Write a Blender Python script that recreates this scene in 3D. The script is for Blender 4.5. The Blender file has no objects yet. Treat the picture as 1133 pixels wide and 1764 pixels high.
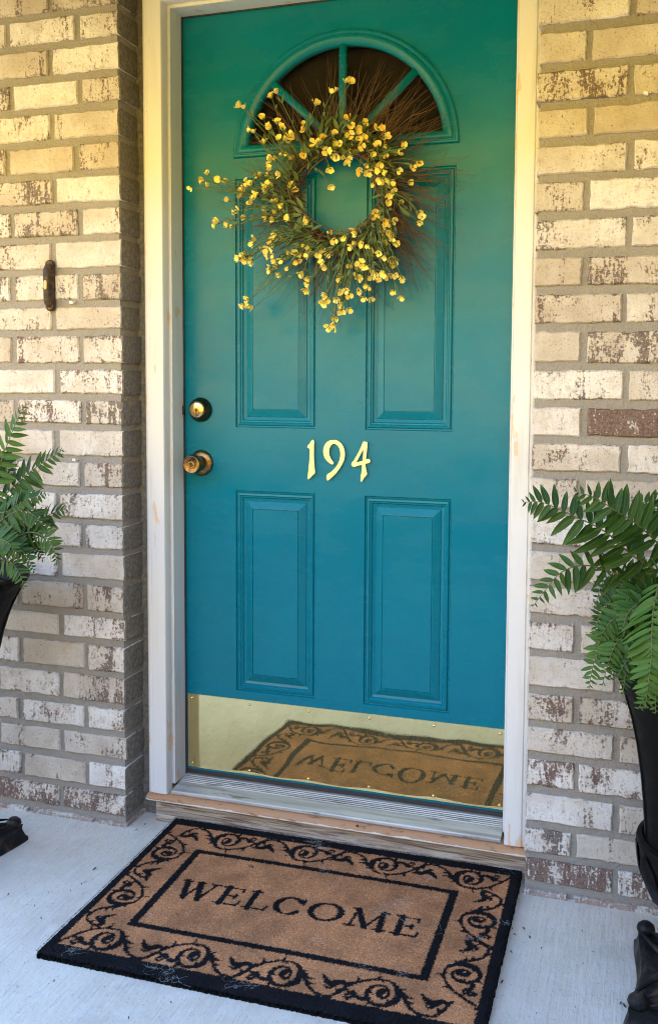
import bpy, bmesh, math, random
import numpy as np
from mathutils import Vector, Matrix

random.seed(11)
rng = np.random.default_rng(5)
SC = bpy.context.scene
COL = SC.collection
PI = math.pi

# ------------------------------------------------------------------ camera
CAM = dict(cx=0.7467, cy=-2.3124, cz=1.0512, yaw=0.3085, pitch=-0.072, roll=0.0058,
           f=1648.471, px=591.974, py=779.614)
W0, H0 = 1133.0, 1764.0
_cy, _sy = math.cos(CAM['yaw']), math.sin(CAM['yaw'])
_c, _s = math.cos(CAM['pitch']), math.sin(CAM['pitch'])
FWD = Vector((-_sy * _c, _cy * _c, _s))
_R = Vector((_cy, _sy, 0))
_U = _R.cross(FWD)
_cr, _sr = math.cos(CAM['roll']), math.sin(CAM['roll'])
RIGHT = _R * _cr + _U * _sr
UP = _U * _cr - _R * _sr
CPOS = Vector((CAM['cx'], CAM['cy'], CAM['cz']))


def at(u, v, Y):
    """where the photograph's pixel meets the upright plane at depth Y (metres)"""
    d = FWD + RIGHT * ((u - CAM['px']) / CAM['f']) - UP * ((v - CAM['py']) / CAM['f'])
    return CPOS + d * ((Y - CPOS.y) / d.y)


cam = bpy.data.cameras.new('camera')
cam.sensor_fit = 'VERTICAL'
cam.sensor_height = 24.0
cam.lens = CAM['f'] / H0 * 24.0
cam.shift_x = -(CAM['px'] - W0 / 2) / H0
cam.shift_y = -(H0 / 2 - CAM['py']) / H0
cam.clip_start = 0.05
cam.clip_end = 2000
camo = bpy.data.objects.new('camera', cam)
COL.objects.link(camo)
camo.matrix_world = Matrix(((RIGHT.x, UP.x, -FWD.x, CPOS.x), (RIGHT.y, UP.y, -FWD.y, CPOS.y),
                            (RIGHT.z, UP.z, -FWD.z, CPOS.z), (0, 0, 0, 1)))
SC.camera = camo

# ------------------------------------------------------------------ sky, sun, exposure
SUN_ELEV, SUN_AZ = math.radians(52), math.radians(20)      # behind the house, a little to its right
world = bpy.data.worlds.new('World')
SC.world = world
world.use_nodes = True
wn = world.node_tree
sky = wn.nodes.new('ShaderNodeTexSky')
sky.sky_type = 'NISHITA'
sky.sun_disc = False
sky.sun_elevation = SUN_ELEV
sky.sun_rotation = SUN_AZ
bg = wn.nodes['Background']
bg.inputs[1].default_value = 0.15
wn.links.new(sky.outputs[0], bg.inputs[0])
sun = bpy.data.lights.new('sun', 'SUN')
sun.energy = 2.0
sun.angle = math.radians(0.5)
sun.color = (1.0, 0.93, 0.80)
suno = bpy.data.objects.new('sun', sun)
COL.objects.link(suno)
_sd = Vector((math.sin(SUN_AZ) * math.cos(SUN_ELEV), math.cos(SUN_AZ) * math.cos(SUN_ELEV), math.sin(SUN_ELEV)))
suno.rotation_euler = (-_sd).to_track_quat('-Z', 'Y').to_euler()
suno.location = (0, 0, 12)

SC.view_settings.view_transform = 'Standard'
SC.view_settings.look = 'None'
SC.view_settings.gamma = 1.0
SC.view_settings.exposure = 3.48
SC.cycles.use_denoising = True
SC.cycles.filter_width = 1.1
SC.cycles.denoising_prefilter = 'NONE'
SC.cycles.max_bounces = 10
SC.cycles.diffuse_bounces = 5
SC.cycles.caustics_reflective = False


# ------------------------------------------------------------------ node helpers
class Mat:
    def __init__(self, name, rough=0.6, base=(0.5, 0.5, 0.5), metal=0.0, spec=0.5):
        self.m = bpy.data.materials.new(name)
        self.m.use_nodes = True
        self.t = self.m.node_tree
        self.b = self.t.nodes['Principled BSDF']
        self.set('Base Color', (*base, 1) if isinstance(base, tuple) else base)
        self.set('Roughness', rough)
        self.set('Metallic', metal)
        self.set('Specular IOR Level', spec)

    def set(self, k, v):
        if hasattr(v, 'is_output'):
            self.t.links.new(v, self.b.inputs[k])
        else:
            self.b.inputs[k].default_value = v

    def _in(self, sock, v):
        if v is None:
            return
        if hasattr(v, 'is_output'):
            self.t.links.new(v, sock)
        elif isinstance(v, tuple) and len(v) == 3 and sock.type == 'RGBA':
            sock.default_value = (*v, 1)
        else:
            sock.default_value = v

    def coord(self, kind='Object', scale=(1, 1, 1), seed=None):
        c = self.t.nodes.new('ShaderNodeTexCoord').outputs[kind]
        mp = self.t.nodes.new('ShaderNodeMapping')
        self.t.links.new(c, mp.inputs[0])
        mp.inputs['Scale'].default_value = scale
        if seed is not None:
            info = self.t.nodes.new('ShaderNodeObjectInfo')
            v = self.t.nodes.new('ShaderNodeVectorMath')
            v.operation = 'SCALE'
            cv = self.t.nodes.new('ShaderNodeCombineXYZ')
            for i in range(3):
                k = self.math('MULTIPLY', info.outputs['Random'], (seed, seed * 1.7, seed * 2.3)[i])
                self.t.links.new(k, cv.inputs[i])
            self.t.links.new(cv.outputs[0], mp.inputs['Location'])
        return mp.outputs[0]

    def rand(self):
        return self.t.nodes.new('ShaderNodeObjectInfo').outputs['Random']

    def attr(self, name, kind='OBJECT', out='Fac'):
        a = self.t.nodes.new('ShaderNodeAttribute')
        a.attribute_type = kind
        a.attribute_name = name
        return a.outputs[out]

    def noise(self, co, scale, detail=4, rough=0.55, out=0, dist=0.0):
        n = self.t.nodes.new('ShaderNodeTexNoise')
        self._in(n.inputs['Vector'], co)
        n.inputs['Scale'].default_value = scale
        n.inputs['Detail'].default_value = detail
        n.inputs['Roughness'].default_value = rough
        n.inputs['Distortion'].default_value = dist
        return n.outputs[out]

    def voronoi(self, co, scale, out='Distance'):
        n = self.t.nodes.new('ShaderNodeTexVoronoi')
        self._in(n.inputs['Vector'], co)
        n.inputs['Scale'].default_value = scale
        return n.outputs[out]

    def math(self, op, a, b=0.0, c=None, clamp=False):
        n = self.t.nodes.new('ShaderNodeMath')
        n.operation = op
        n.use_clamp = clamp
        self._in(n.inputs[0], a)
        self._in(n.inputs[1], b)
        if c is not None:
            self._in(n.inputs[2], c)
        return n.outputs[0]

    def smooth(self, x, lo, hi, a=0.0, b=1.0):
        n = self.t.nodes.new('ShaderNodeMapRange')
        n.interpolation_type = 'SMOOTHSTEP'
        self._in(n.inputs[0], x)
        self._in(n.inputs[1], lo)
        self._in(n.inputs[2], hi)
        self._in(n.inputs[3], a)
        self._in(n.inputs[4], b)
        return n.outputs[0]

    def mix(self, f, a, b, mode='MIX'):
        n = self.t.nodes.new('ShaderNodeMix')
        n.data_type = 'RGBA'
        n.blend_type = mode
        self._in(n.inputs[0], f)
        self._in(n.inputs[6], a)
        self._in(n.inputs[7], b)
        return n.outputs[2]

    def sep(self, co):
        n = self.t.nodes.new('ShaderNodeSeparateXYZ')
        self.t.links.new(co, n.inputs[0])
        return n.outputs

    def bump(self, h, strength=0.5, dist=0.002):
        n = self.t.nodes.new('ShaderNodeBump')
        n.inputs['Strength'].default_value = strength
        n.inputs['Distance'].default_value = dist
        self.t.links.new(h, n.inputs['Height'])
        if self.b.inputs['Normal'].is_linked:
            self.t.links.new(self.b.inputs['Normal'].links[0].from_socket, n.inputs['Normal'])
        self.t.links.new(n.outputs[0], self.b.inputs['Normal'])


# ------------------------------------------------------------------ materials
M = {}


def build_materials():
    # whitewashed brick, worn to the brown body
    k = Mat('whitewashed_brick', rough=0.9, spec=0.2)
    co = k.coord('Object', seed=31.0)
    plain = k.coord('Object')
    wear = k.attr('wear')
    n1 = k.noise(co, 15, 4, 0.62)
    n2 = k.noise(co, 150, 5, 0.70)
    st = k.coord('Object', scale=(170, 60, 34), seed=17.0)
    n3 = k.noise(st, 1.0, 4, 0.65)
    bandco = k.coord('Object', scale=(26, 0.01, 1.5), seed=9.0)
    band = k.smooth(k.noise(bandco, 1.0, 1, 0.4), 0.56, 0.66)
    zz = k.math('ABSOLUTE', k.sep(plain)[2])
    edge = k.smooth(zz, 0.0235, 0.034)
    dens = k.math('ADD', n1, k.math('MULTIPLY', k.math('SUBTRACT', wear, 0.30), 0.70))
    dens = k.math('ADD', dens, k.math('MULTIPLY', band, 0.16))
    dens = k.math('ADD', dens, k.math('MULTIPLY', edge, 0.10))
    rho = k.smooth(dens, 0.36, 0.98)
    t = k.math('ADD', k.math('MULTIPLY', n2, 0.62), k.math('MULTIPLY', n3, 0.38))
    d = k.math('SUBTRACT', t, k.math('SUBTRACT', 0.634, k.math('MULTIPLY', rho, 0.215)))
    worn = k.smooth(d, 0.0, 0.028, 0, 0.93)
    stain = k.smooth(d, -0.10, 0.03)
    pits = k.math('MULTIPLY', k.smooth(k.noise(co, 210, 3, 0.6), 0.60, 0.68), k.smooth(k.noise(co, 30, 3, 0.6), 0.42, 0.60, 0.05, 0.75))
    hue = k.noise(co, 9, 2, 0.5)
    cream = k.mix(k.smooth(hue, 0.35, 0.7), (0.75, 0.725, 0.69), (0.60, 0.545, 0.48))
    tint = k.mix(k.smooth(k.rand(), 0.1, 0.95), (1.04, 1.04, 1.05), (0.80, 0.745, 0.675))
    cream = k.mix(1.0, cream, tint, 'MULTIPLY')
    cream = k.mix(k.math('MULTIPLY', stain, 0.72), cream, (0.44, 0.36, 0.29))
    cream = k.mix(k.smooth(k.noise(st, 0.7, 3), 0.55, 0.75, 0.0, 0.4), cream, (0.52, 0.45, 0.37))
    body = k.mix(k.smooth(n2, 0.4, 0.62), (0.110, 0.052, 0.043), (0.225, 0.150, 0.122))
    body = k.mix(k.attr('grey'), body, k.mix(k.smooth(n2, 0.4, 0.62), (0.085, 0.065, 0.057), (0.235, 0.195, 0.17)))
    red = k.attr('red')
    body = k.mix(red, body, k.mix(k.smooth(n1, .4, .6), (0.34, 0.205, 0.165), (0.42, 0.33, 0.28)))
    cream = k.mix(k.smooth(k.noise(co, 42, 5, 0.7), 0.50, 0.72, 0.0, 0.55), cream, (0.42, 0.355, 0.295))
    cream = k.mix(pits, cream, (0.19, 0.135, 0.11))
    k.set('Base Color', k.mix(worn, cream, body))
    fine = k.noise(co, 260, 4, 0.7)
    h = k.math('ADD', k.math('MULTIPLY', worn, -0.55), k.math('MULTIPLY', fine, 0.55))
    h = k.math('ADD', h, k.math('MULTIPLY', n2, 0.6))
    k.bump(h, 0.9, 0.0030)
    k.bump(k.noise(co, 34, 3, 0.6), 0.5, 0.006)
    M['brick'] = k.m

    k = Mat('mortar', rough=0.95, spec=0.15)
    co = k.coord('Object')
    a = k.noise(co, 7, 4)
    b = k.noise(co, 160, 5, 0.7)
    c = k.mix(a, (0.285, 0.265, 0.235), (0.360, 0.335, 0.300))
    c = k.mix(k.smooth(b, 0.5, 0.75, 0, 0.45), c, (0.20, 0.18, 0.155))
    k.set('Base Color', c)
    k.bump(k.math('ADD', b, k.noise(co, 40, 3)), 0.9, 0.004)
    k.bump(k.noise(co, 14, 2), 0.5, 0.008)
    M['mortar'] = k.m

    k = Mat('dark_grey_masonry', rough=0.95, spec=0.15)  # darker grey for the brick return faces and the fillet
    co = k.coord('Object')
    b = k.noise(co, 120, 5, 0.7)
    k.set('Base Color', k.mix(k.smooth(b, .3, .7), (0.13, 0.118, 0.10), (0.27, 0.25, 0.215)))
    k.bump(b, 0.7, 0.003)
    M['dark_grey'] = k.m

    # broom-finished concrete
    k = Mat('broomed_concrete', rough=0.85, spec=0.25)
    big = k.noise(k.coord('Object'), 2.2, 5, 0.6)
    streak = k.noise(k.coord('Object', scale=(120, 9.0, 1)), 1.0, 5, 0.65)
    streak2 = k.noise(k.coord('Object', scale=(46, 1.6, 1)), 1.0, 3, 0.6)
    pit = k.noise(k.coord('Object', scale=(1, .55, 1)), 130, 4, 0.7)
    c = k.mix(k.smooth(big, 0.3, 0.7), (0.57, 0.505, 0.425), (0.675, 0.605, 0.515))
    c = k.mix(k.smooth(streak, 0.48, 0.75, 0, 0.32), c, (0.37, 0.355, 0.335))
    c = k.mix(k.smooth(k.noise(k.coord('Object'), 24, 5, 0.65), 0.45, 0.7, 0, 0.4), c, (0.68, 0.65, 0.61))
    c = k.mix(k.smooth(k.noise(k.coord('Object', scale=(1.2, .8, 1)), 5.0, 6, 0.7), 0.52, 0.74, 0, 0.38), c, (0.36, 0.33, 0.30))
    c = k.mix(k.smooth(pit, 0.60, 0.76, 0, 0.6), c, (0.27, 0.25, 0.23))
    c = k.mix(k.smooth(k.noise(k.coord('Object'), 11, 3), 0.68, 0.78, 0, 0.35), c, (0.52, 0.42, 0.33))
    c = k.mix(k.smooth(k.noise(k.coord('Object'), 260, 2, 0.5), 0.66, 0.72, 0, 0.55), c, (0.16, 0.14, 0.12))
    k.set('Base Color', c)
    h = k.math('ADD', k.math('MULTIPLY', streak, 0.8), k.math('MULTIPLY', pit, 0.5))
    k.bump(h, 0.8, 0.0035)
    M['concrete'] = k.m

    # painted steel door
    k = Mat('teal_door_paint', rough=0.36, spec=0.24)
    co = k.coord('Object')
    c = k.mix(k.smooth(k.noise(co, 2.4, 3), 0.35, 0.65), (0.001, 0.158, 0.236), (0.002, 0.170, 0.247))
    smudge = k.smooth(k.noise(k.coord('Object', scale=(4, 1, 22)), 1.0, 3), 0.52, 0.7, 0, 0.35)
    c = k.mix(smudge, c, (0.003, 0.140, 0.215))
    k.set('Base Color', c)
    k.set('Roughness', k.smooth(k.noise(k.coord('Object', scale=(1, 1, 2.4)), 4.5, 5, 0.65), 0.3, 0.7, 0.17, 0.36))
    k.bump(k.noise(k.coord('Object', scale=(420, 60, 9)), 1.0, 4), 0.28, 0.0009)
    k.bump(k.noise(co, 14, 2), 0.05, 0.004)
    M['door'] = k.m

    # old white paint on wood, filler patches showing through
    k = Mat('white_trim_paint', rough=0.5, spec=0.4)
    co = k.coord('Object')
    grime = k.noise(k.coord('Object', scale=(30, 30, 3)), 1.0, 4)
    c = k.mix(k.smooth(grime, 0.50, 0.80), (0.69, 0.685, 0.675), (0.56, 0.54, 0.50))
    pch = k.noise(k.coord('Object', scale=(26, 14, 7.5)), 1.0, 3, 0.55)
    patch = k.smooth(pch, 0.635, 0.665, 0, 0.75)
    c = k.mix(patch, c, (0.70, 0.47, 0.27))
    spk = k.smooth(k.noise(co, 130, 3), 0.70, 0.76, 0, 0.55)
    c = k.mix(spk, c, (0.36, 0.31, 0.25))
    k.set('Base Color', c)
    k.bump(k.noise(k.coord('Object', scale=(60, 60, 8)), 1.0, 4), 0.18, 0.0010)
    M['trim'] = k.m

    k = Mat('weatherstrip_rubber', rough=0.7, base=(0.035, 0.032, 0.03))
    M['rubber'] = k.m

    # mirror-polished brass, a little wavy
    k = Mat('polished_brass', rough=0.07, metal=0.92)
    co = k.coord('Object')
    c = k.mix(k.smooth(k.noise(co, 9, 4), 0.35, 0.75), (0.88, 0.715, 0.33), (0.80, 0.64, 0.28))
    k.set('Base Color', c)
    sm = k.noise(k.coord('Object', scale=(9, 1, 22)), 1.0, 5, 0.65)
    k.set('Roughness', k.smooth(sm, 0.42, 0.80, 0.018, 0.07))
    k.bump(k.noise(k.coord('Object', scale=(1, 1, 1.6)), 6.5, 1), 0.17, 0.0038)
    M['brass'] = k.m
    k = Mat('brass_number', rough=0.24, metal=1.0)
    k.set('Base Color', (0.97, 0.93, 0.80, 1))
    k.bump(k.noise(k.coord('Object'), 260, 3), 0.15, 0.0006)
    M['brass_number'] = k.m
    k = Mat('aged_bronze', rough=0.33, metal=1.0)
    co = k.coord('Object')
    k.set('Base Color', k.mix(k.smooth(k.noise(co, 60, 4), 0.35, 0.7), (0.30, 0.18, 0.075), (0.115, 0.07, 0.036)))
    k.set('Roughness', k.smooth(k.noise(co, 90, 3), 0.3, 0.7, 0.24, 0.42))
    M['bronze'] = k.m
    k = Mat('dark_bronze', rough=0.33, metal=1.0)
    k.set('Base Color', k.mix(k.noise(k.coord('Object'), 50, 4), (0.17, 0.105, 0.05), (0.07, 0.045, 0.026)))
    M['dark_bronze'] = k.m
    k = Mat('dark_iron', rough=0.62, spec=0.3)
    k.set('Base Color', k.mix(k.smooth(k.noise(k.coord('Object'), 90, 4), .4, .7), (0.035, 0.026, 0.020), (0.12, 0.07, 0.035)))
    M['dark_iron'] = k.m
    k = Mat('brass_lock_face', rough=0.24, metal=1.0, base=(0.78, 0.58, 0.28))
    M['lock_face'] = k.m
    k = Mat('keyway_black', rough=0.6, base=(0.01, 0.008, 0.006))
    M['black'] = k.m

    # weathered aluminium threshold
    k = Mat('weathered_aluminium', rough=0.5, metal=0.35)
    co = k.coord('Object', scale=(2.5, 40, 40))
    n = k.noise(co, 1.0, 5, 0.65)
    c = k.mix(k.smooth(n, 0.35, 0.68), (0.58, 0.575, 0.56), (0.33, 0.315, 0.29))
    dirt = k.smooth(k.noise(k.coord('Object', scale=(14, 60, 60)), 1.0, 4), 0.58, 0.70, 0, 0.75)
    c = k.mix(dirt, c, (0.12, 0.10, 0.085))
    k.set('Base Color', c)
    k.bump(n, 0.3, 0.001)
    M['alu'] = k.m

    # sill wood: bare orange edge and weathered riser
    k = Mat('bare_sill_wood', rough=0.75)
    g = k.noise(k.coord('Object', scale=(3, 70, 70)), 1.0, 4)
    c = k.mix(g, (0.56, 0.31, 0.165), (0.42, 0.215, 0.11))
    pz = k.sep(k.coord('Object'))[2]
    paint = k.smooth(k.math('ADD', pz, k.math('MULTIPLY', k.noise(k.coord('Object', scale=(25, 60, 60)), 1.0, 4), 0.012)), -0.0492, -0.0480, 1, 0)
    c = k.mix(paint, c, (0.70, 0.67, 0.62))
    k.set('Base Color', k.mix(k.smooth(k.noise(k.coord('Object', scale=(26, 60, 60)), 1.0, 5, 0.65), 0.54, 0.68, 0, 0.8), c, (0.17, 0.105, 0.065)))
    k.bump(g, 0.4, 0.001)
    M['sill_wood'] = k.m
    k = Mat('weathered_board', rough=0.85)
    g = k.noise(k.coord('Object', scale=(4.5, 60, 130)), 1.0, 5, 0.6, dist=1.6)
    c = k.mix(k.smooth(g, 0.34, 0.66), (0.46, 0.37, 0.285), (0.13, 0.08, 0.05))
    p = k.smooth(k.noise(k.coord('Object', scale=(9, 50, 60)), 1.0, 4), 0.50, 0.66, 0, 0.65)
    k.set('Base Color', k.mix(p, c, (0.60, 0.56, 0.50)))
    k.bump(g, 0.7, 0.003)
    M['board'] = k.m

    # coir mat and its loose fibres
    k = Mat('coir_pile', rough=0.95, spec=0.1)
    c = k.attr('tint', 'GEOMETRY', 'Color')
    n = k.noise(k.coord('Object'), 420, 3, 0.7)
    big = k.noise(k.coord('Object'), 14, 4, 0.6)
    c2 = k.mix(1.0, c, k.mix(k.smooth(n, .3, .7), (0.60, 0.58, 0.56), (1.32, 1.30, 1.28)), 'MULTIPLY')
    c2 = k.mix(1.0, c2, k.mix(k.smooth(big, .3, .7), (0.74, 0.74, 0.76), (1.22, 1.19, 1.16)), 'MULTIPLY')
    k.set('Base Color', c2)
    k.bump(n, 0.8, 0.002)
    M['coir'] = k.m

    k = Mat('white_fluff', rough=0.9, base=(0.78, 0.78, 0.78))
    M['fluff'] = k.m
    k = Mat('dead_leaf', rough=0.8)
    k.set('Base Color', k.mix(k.noise(k.coord('Object'), 30, 2), (0.09, 0.035, 0.03), (0.03, 0.022, 0.02)))
    M['dead_leaf'] = k.m

    # wreath
    k = Mat('twig_bark', rough=0.8)
    k.set('Base Color', k.mix(k.noise(k.coord('Object'), 45, 3), (0.055, 0.030, 0.018), (0.20, 0.115, 0.06)))
    M['twig'] = k.m
    k = Mat('yellow_petal', rough=0.55, spec=0.3)
    w = k.noise(k.coord('Object', seed=5.0), 90, 3)
    c = k.mix(k.smooth(w, 0.35, 0.7), (0.88, 0.73, 0.08), (0.91, 0.83, 0.36))
    c = k.mix(k.smooth(k.rand(), 0.15, 0.9), c, k.mix(0.5, c, (0.82, 0.66, 0.22)))
    c = k.mix(k.smooth(k.rand(), 0.80, 1.0, 0, 0.45), c, (0.72, 0.42, 0.015))
    k.set('Base Color', c)
    k.set('Subsurface Weight', 0.0)
    M['petal'] = k.m
    k = Mat('wreath_stem_green', rough=0.6)
    k.set('Base Color', k.mix(k.noise(k.coord('Object'), 40, 2), (0.065, 0.105, 0.035), (0.13, 0.16, 0.065)))
    M['stem'] = k.m
    k = Mat('wreath_leaf_green', rough=0.5)
    k.set('Base Color', k.mix(k.noise(k.coord('Object'), 35, 2), (0.028, 0.085, 0.018), (0.10, 0.15, 0.04)))
    M['wleaf'] = k.m

    # fern
    k = Mat('fern_leaf', rough=0.5, spec=0.2)
    r = k.rand()
    n = k.noise(k.coord('Object', seed=7.0), 30, 3)
    fresh = k.attr('fresh')
    c = k.mix(k.smooth(n, 0.3, 0.7), (0.009, 0.038, 0.007), (0.017, 0.058, 0.009))
    c = k.mix(fresh, c, (0.060, 0.135, 0.016))
    c = k.mix(k.math('MULTIPLY', r, 0.25), c, (0.026, 0.072, 0.012))
    lp = k.t.nodes.new('ShaderNodeSeparateColor')
    k.t.links.new(k.attr('leafpos', 'GEOMETRY', 'Color'), lp.inputs[0])
    along, across, own = lp.outputs[0], lp.outputs[1], lp.outputs[2]
    c = k.mix(k.smooth(along, 0.55, 1.0, 0, 0.45), c, (0.075, 0.165, 0.020))
    c = k.mix(k.smooth(across, 0.16, 0.02, 0, 0.45), c, (0.10, 0.16, 0.04))
    c = k.mix(k.math('MULTIPLY', k.smooth(own, 0.72, 0.85), k.smooth(along, 0.80, 0.98, 0, 0.8)), c, (0.16, 0.095, 0.03))
    k.set('Base Color', c)
    k.set('Transmission Weight', 0.0)
    vein = k.t.nodes.new('ShaderNodeTexWave')
    vein.inputs['Scale'].default_value = 5.0
    cx_ = k.t.nodes.new('ShaderNodeCombineXYZ')
    k.t.links.new(k.math('ADD', along, k.math('MULTIPLY', across, -0.25)), cx_.inputs[0])
    k.t.links.new(cx_.outputs[0], vein.inputs['Vector'])
    k.bump(vein.outputs[1], 0.25, 0.0008)
    k.bump(k.noise(k.coord('Object'), 240, 2), 0.15, 0.001)
    M['fern'] = k.m
    k = Mat('fern_rachis', rough=0.6, base=(0.10, 0.10, 0.028))
    M['rachis'] = k.m

    # urn: black paint rubbed to bronze on the relief
    k = Mat('black_urn', rough=0.42, spec=0.10)
    co = k.coord('Object')
    n = k.noise(co, 26, 5, 0.65)
    c = k.mix(k.smooth(n, 0.60, 0.76, 0, 0.6), (0.004, 0.004, 0.0045), (0.045, 0.030, 0.023))
    k.set('Base Color', c)
    k.set('Roughness', k.smooth(n, 0.3, 0.7, 0.42, 0.65))
    k.bump(k.noise(co, 60, 4), 0.25, 0.002)
    M['urn'] = k.m
    k = Mat('black_urn_plinth', rough=0.5, spec=0.2)
    n = k.noise(co := k.coord('Object'), 17, 5, 0.6)
    k.set('Base Color', k.mix(k.smooth(n, 0.47, 0.68, 0, 0.85), (0.007, 0.007, 0.008), (0.085, 0.058, 0.046)))
    k.bump(k.noise(co, 22, 3, dist=1.5), 0.6, 0.006)
    M['plinth'] = k.m
    k = Mat('potting_soil', rough=1.0, base=(0.03, 0.022, 0.016))
    M['soil'] = k.m

    # fan window
    k = Mat('window_glass', rough=0.03)
    t = k.t
    tr = t.nodes.new('ShaderNodeBsdfTransparent')
    tr.inputs[0].default_value = (0.80, 0.78, 0.76, 1)
    gl = t.nodes.new('ShaderNodeBsdfGlossy')
    gl.inputs['Roughness'].default_value = 0.04
    fr = t.nodes.new('ShaderNodeFresnel')
    fr.inputs[0].default_value = 1.5
    mx = t.nodes.new('ShaderNodeMixShader')
    t.links.new(fr.outputs[0], mx.inputs[0])
    t.links.new(tr.outputs[0], mx.inputs[1])
    t.links.new(gl.outputs[0], mx.inputs[2])
    t.links.new(mx.outputs[0], t.nodes['Material Output'].inputs[0])
    M['glass'] = k.m
    k = Mat('brown_shade_cloth', rough=0.9)
    k.set('Base Color', k.mix(k.noise(k.coord('Object', scale=(60, 1, 6)), 1.0, 3), (0.024, 0.021, 0.024), (0.018, 0.016, 0.018)))
    M['shade'] = k.m
    k = Mat('hall_paint', rough=0.8, base=(0.16, 0.10, 0.06))
    M['hall'] = k.m
    k = Mat('button_plastic', rough=0.4, base=(0.62, 0.44, 0.20))
    M['button'] = k.m
    k = Mat('clip_plastic', rough=0.4, base=(0.82, 0.80, 0.76))
    M['clip'] = k.m

    # unseen surroundings, added for the light they bounce or block
    k = Mat('blocker_ceiling_wood', rough=0.7)
    g = k.noise(k.coord('Object', scale=(2, 40, 1)), 1.0, 4)
    k.set('Base Color', k.mix(g, (0.26, 0.19, 0.11), (0.20, 0.145, 0.085)))
    M['ceiling'] = k.m
    k = Mat('bounce_grass', rough=1.0, spec=0.1)
    n = k.noise(k.coord('Object'), 0.6, 5, 0.6)
    k.set('Base Color', k.mix(n, (0.47, 0.305, 0.046), (0.41, 0.285, 0.044)))
    M['bounce_grass'] = k.m
    k = Mat('house_siding', rough=0.8, base=(0.22, 0.20, 0.17))
    M['siding'] = k.m


build_materials()


# ------------------------------------------------------------------ object helpers
def tag(o, label=None, cat=None, group=None, kind=None):
    if label:
        o['label'] = label
    if cat:
        o['category'] = cat
    if group:
        o['group'] = group
    if kind:
        o['kind'] = kind
    return o


def link(o, parent=None):
    COL.objects.link(o)
    if parent is not None:
        o.parent = parent
    return o


def empty(name, loc=(0, 0, 0)):
    o = bpy.data.objects.new(name, None)
    o.location = loc
    o.empty_display_size = 0.05
    return link(o)


def mesh_obj(name, verts, faces, mat, parent=None, smooth=False):
    me = bpy.data.meshes.new(name)
    me.from_pydata([tuple(v) for v in verts], [], faces)
    me.materials.append(mat)
    if smooth:
        for p in me.polygons:
            p.use_smooth = True
    me.update()
    return link(bpy.data.objects.new(name, me), parent)


class MB:
    """collects shapes into one mesh"""

    def __init__(self):
        self.v, self.f = [], []

    def add(self, verts, faces):
        k = len(self.v)
        self.v += [tuple(p) for p in verts]
        self.f += [tuple(i + k for i in f) for f in faces]
        return self

    def box(self, x0, x1, y0, y1, z0, z1):
        v = [(x, y, z) for z in (z0, z1) for y in (y0, y1) for x in (x0, x1)]
        return self.add(v, [(0, 2, 3, 1), (4, 5, 7, 6), (0, 1, 5, 4), (2, 6, 7, 3), (0, 4, 6, 2), (1, 3, 7, 5)])

    def lathe(self, prof, n=24, origin=(0, 0, 0), axis='z', cap=True):
        """prof: (radius, height) list; axis z = up, y = towards the viewer (-Y)"""
        v, f = [], []
        for r, h in prof:
            for i in range(n):
                a = 2 * PI * i / n
                if axis == 'z':
                    v.append((origin[0] + r * math.cos(a), origin[1] + r * math.sin(a), origin[2] + h))
                else:
                    v.append((origin[0] + r * math.cos(a), origin[1] - h, origin[2] + r * math.sin(a)))
        for j in range(len(prof) - 1):
            for i in range(n):
                a, b = j * n + i, j * n + (i + 1) % n
                f.append((a, b, b + n, a + n))
        if cap:
            f.append(tuple(range(n - 1, -1, -1)))
            f.append(tuple((len(prof) - 1) * n + i for i in range(n)))
        return self.add(v, f)

    def tube(self, pts, rad, n=5):
        pts = [Vector(p) for p in pts]
        v, f = [], []
        for i, p in enumerate(pts):
            t = (pts[min(i + 1, len(pts) - 1)] - pts[max(i - 1, 0)]).normalized()
            a = t.cross(Vector((0.3, 0.2, 1))).normalized()
            b = t.cross(a)
            r = rad[i] if isinstance(rad, (list, tuple)) else rad
            for j in range(n):
                an = 2 * PI * j / n
                v.append(p + (a * math.cos(an) + b * math.sin(an)) * r)
        for i in range(len(pts) - 1):
            for j in range(n):
                q, w = i * n + j, i * n + (j + 1) % n
                f.append((q, w, w + n, q + n))
        f.append(tuple(range(n - 1, -1, -1)))
        f.append(tuple((len(pts) - 1) * n + j for j in range(n)))
        return self.add(v, f)

    def build(self, name, mat, parent=None, smooth=False, auto=False):
        o = mesh_obj(name, self.v, self.f, mat, parent, smooth)
        if auto:
            me = o.data
            bm = bmesh.new()
            bm.from_mesh(me)
            bmesh.ops.recalc_face_normals(bm, faces=bm.faces)
            for e in bm.edges:
                if len(e.link_faces) == 2 and e.calc_face_angle(0) > math.radians(38):
                    e.smooth = False
            bm.to_mesh(me)
            bm.free()
            for p in me.polygons:
                p.use_smooth = True
        return o


def recalc(o):
    bm = bmesh.new()
    bm.from_mesh(o.data)
    bmesh.ops.recalc_face_normals(bm, faces=bm.faces)
    bm.to_mesh(o.data)
    bm.free()


def bezier(pts, n):
    """Catmull-Rom through the points"""
    P = [Vector(p) for p in pts]
    P = [P[0] * 2 - P[1]] + P + [P[-1] * 2 - P[-2]]
    out = []
    m = len(P) - 3
    for i in range(n):
        t = i / (n - 1) * m
        k = min(int(t), m - 1)
        t -= k
        a, b, c, d = P[k:k + 4]
        out.append(0.5 * ((2 * b) + (c - a) * t + (2 * a - 5 * b + 4 * c - d) * t * t + (3 * b - a - 3 * c + d) * t ** 3))
    return out


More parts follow.
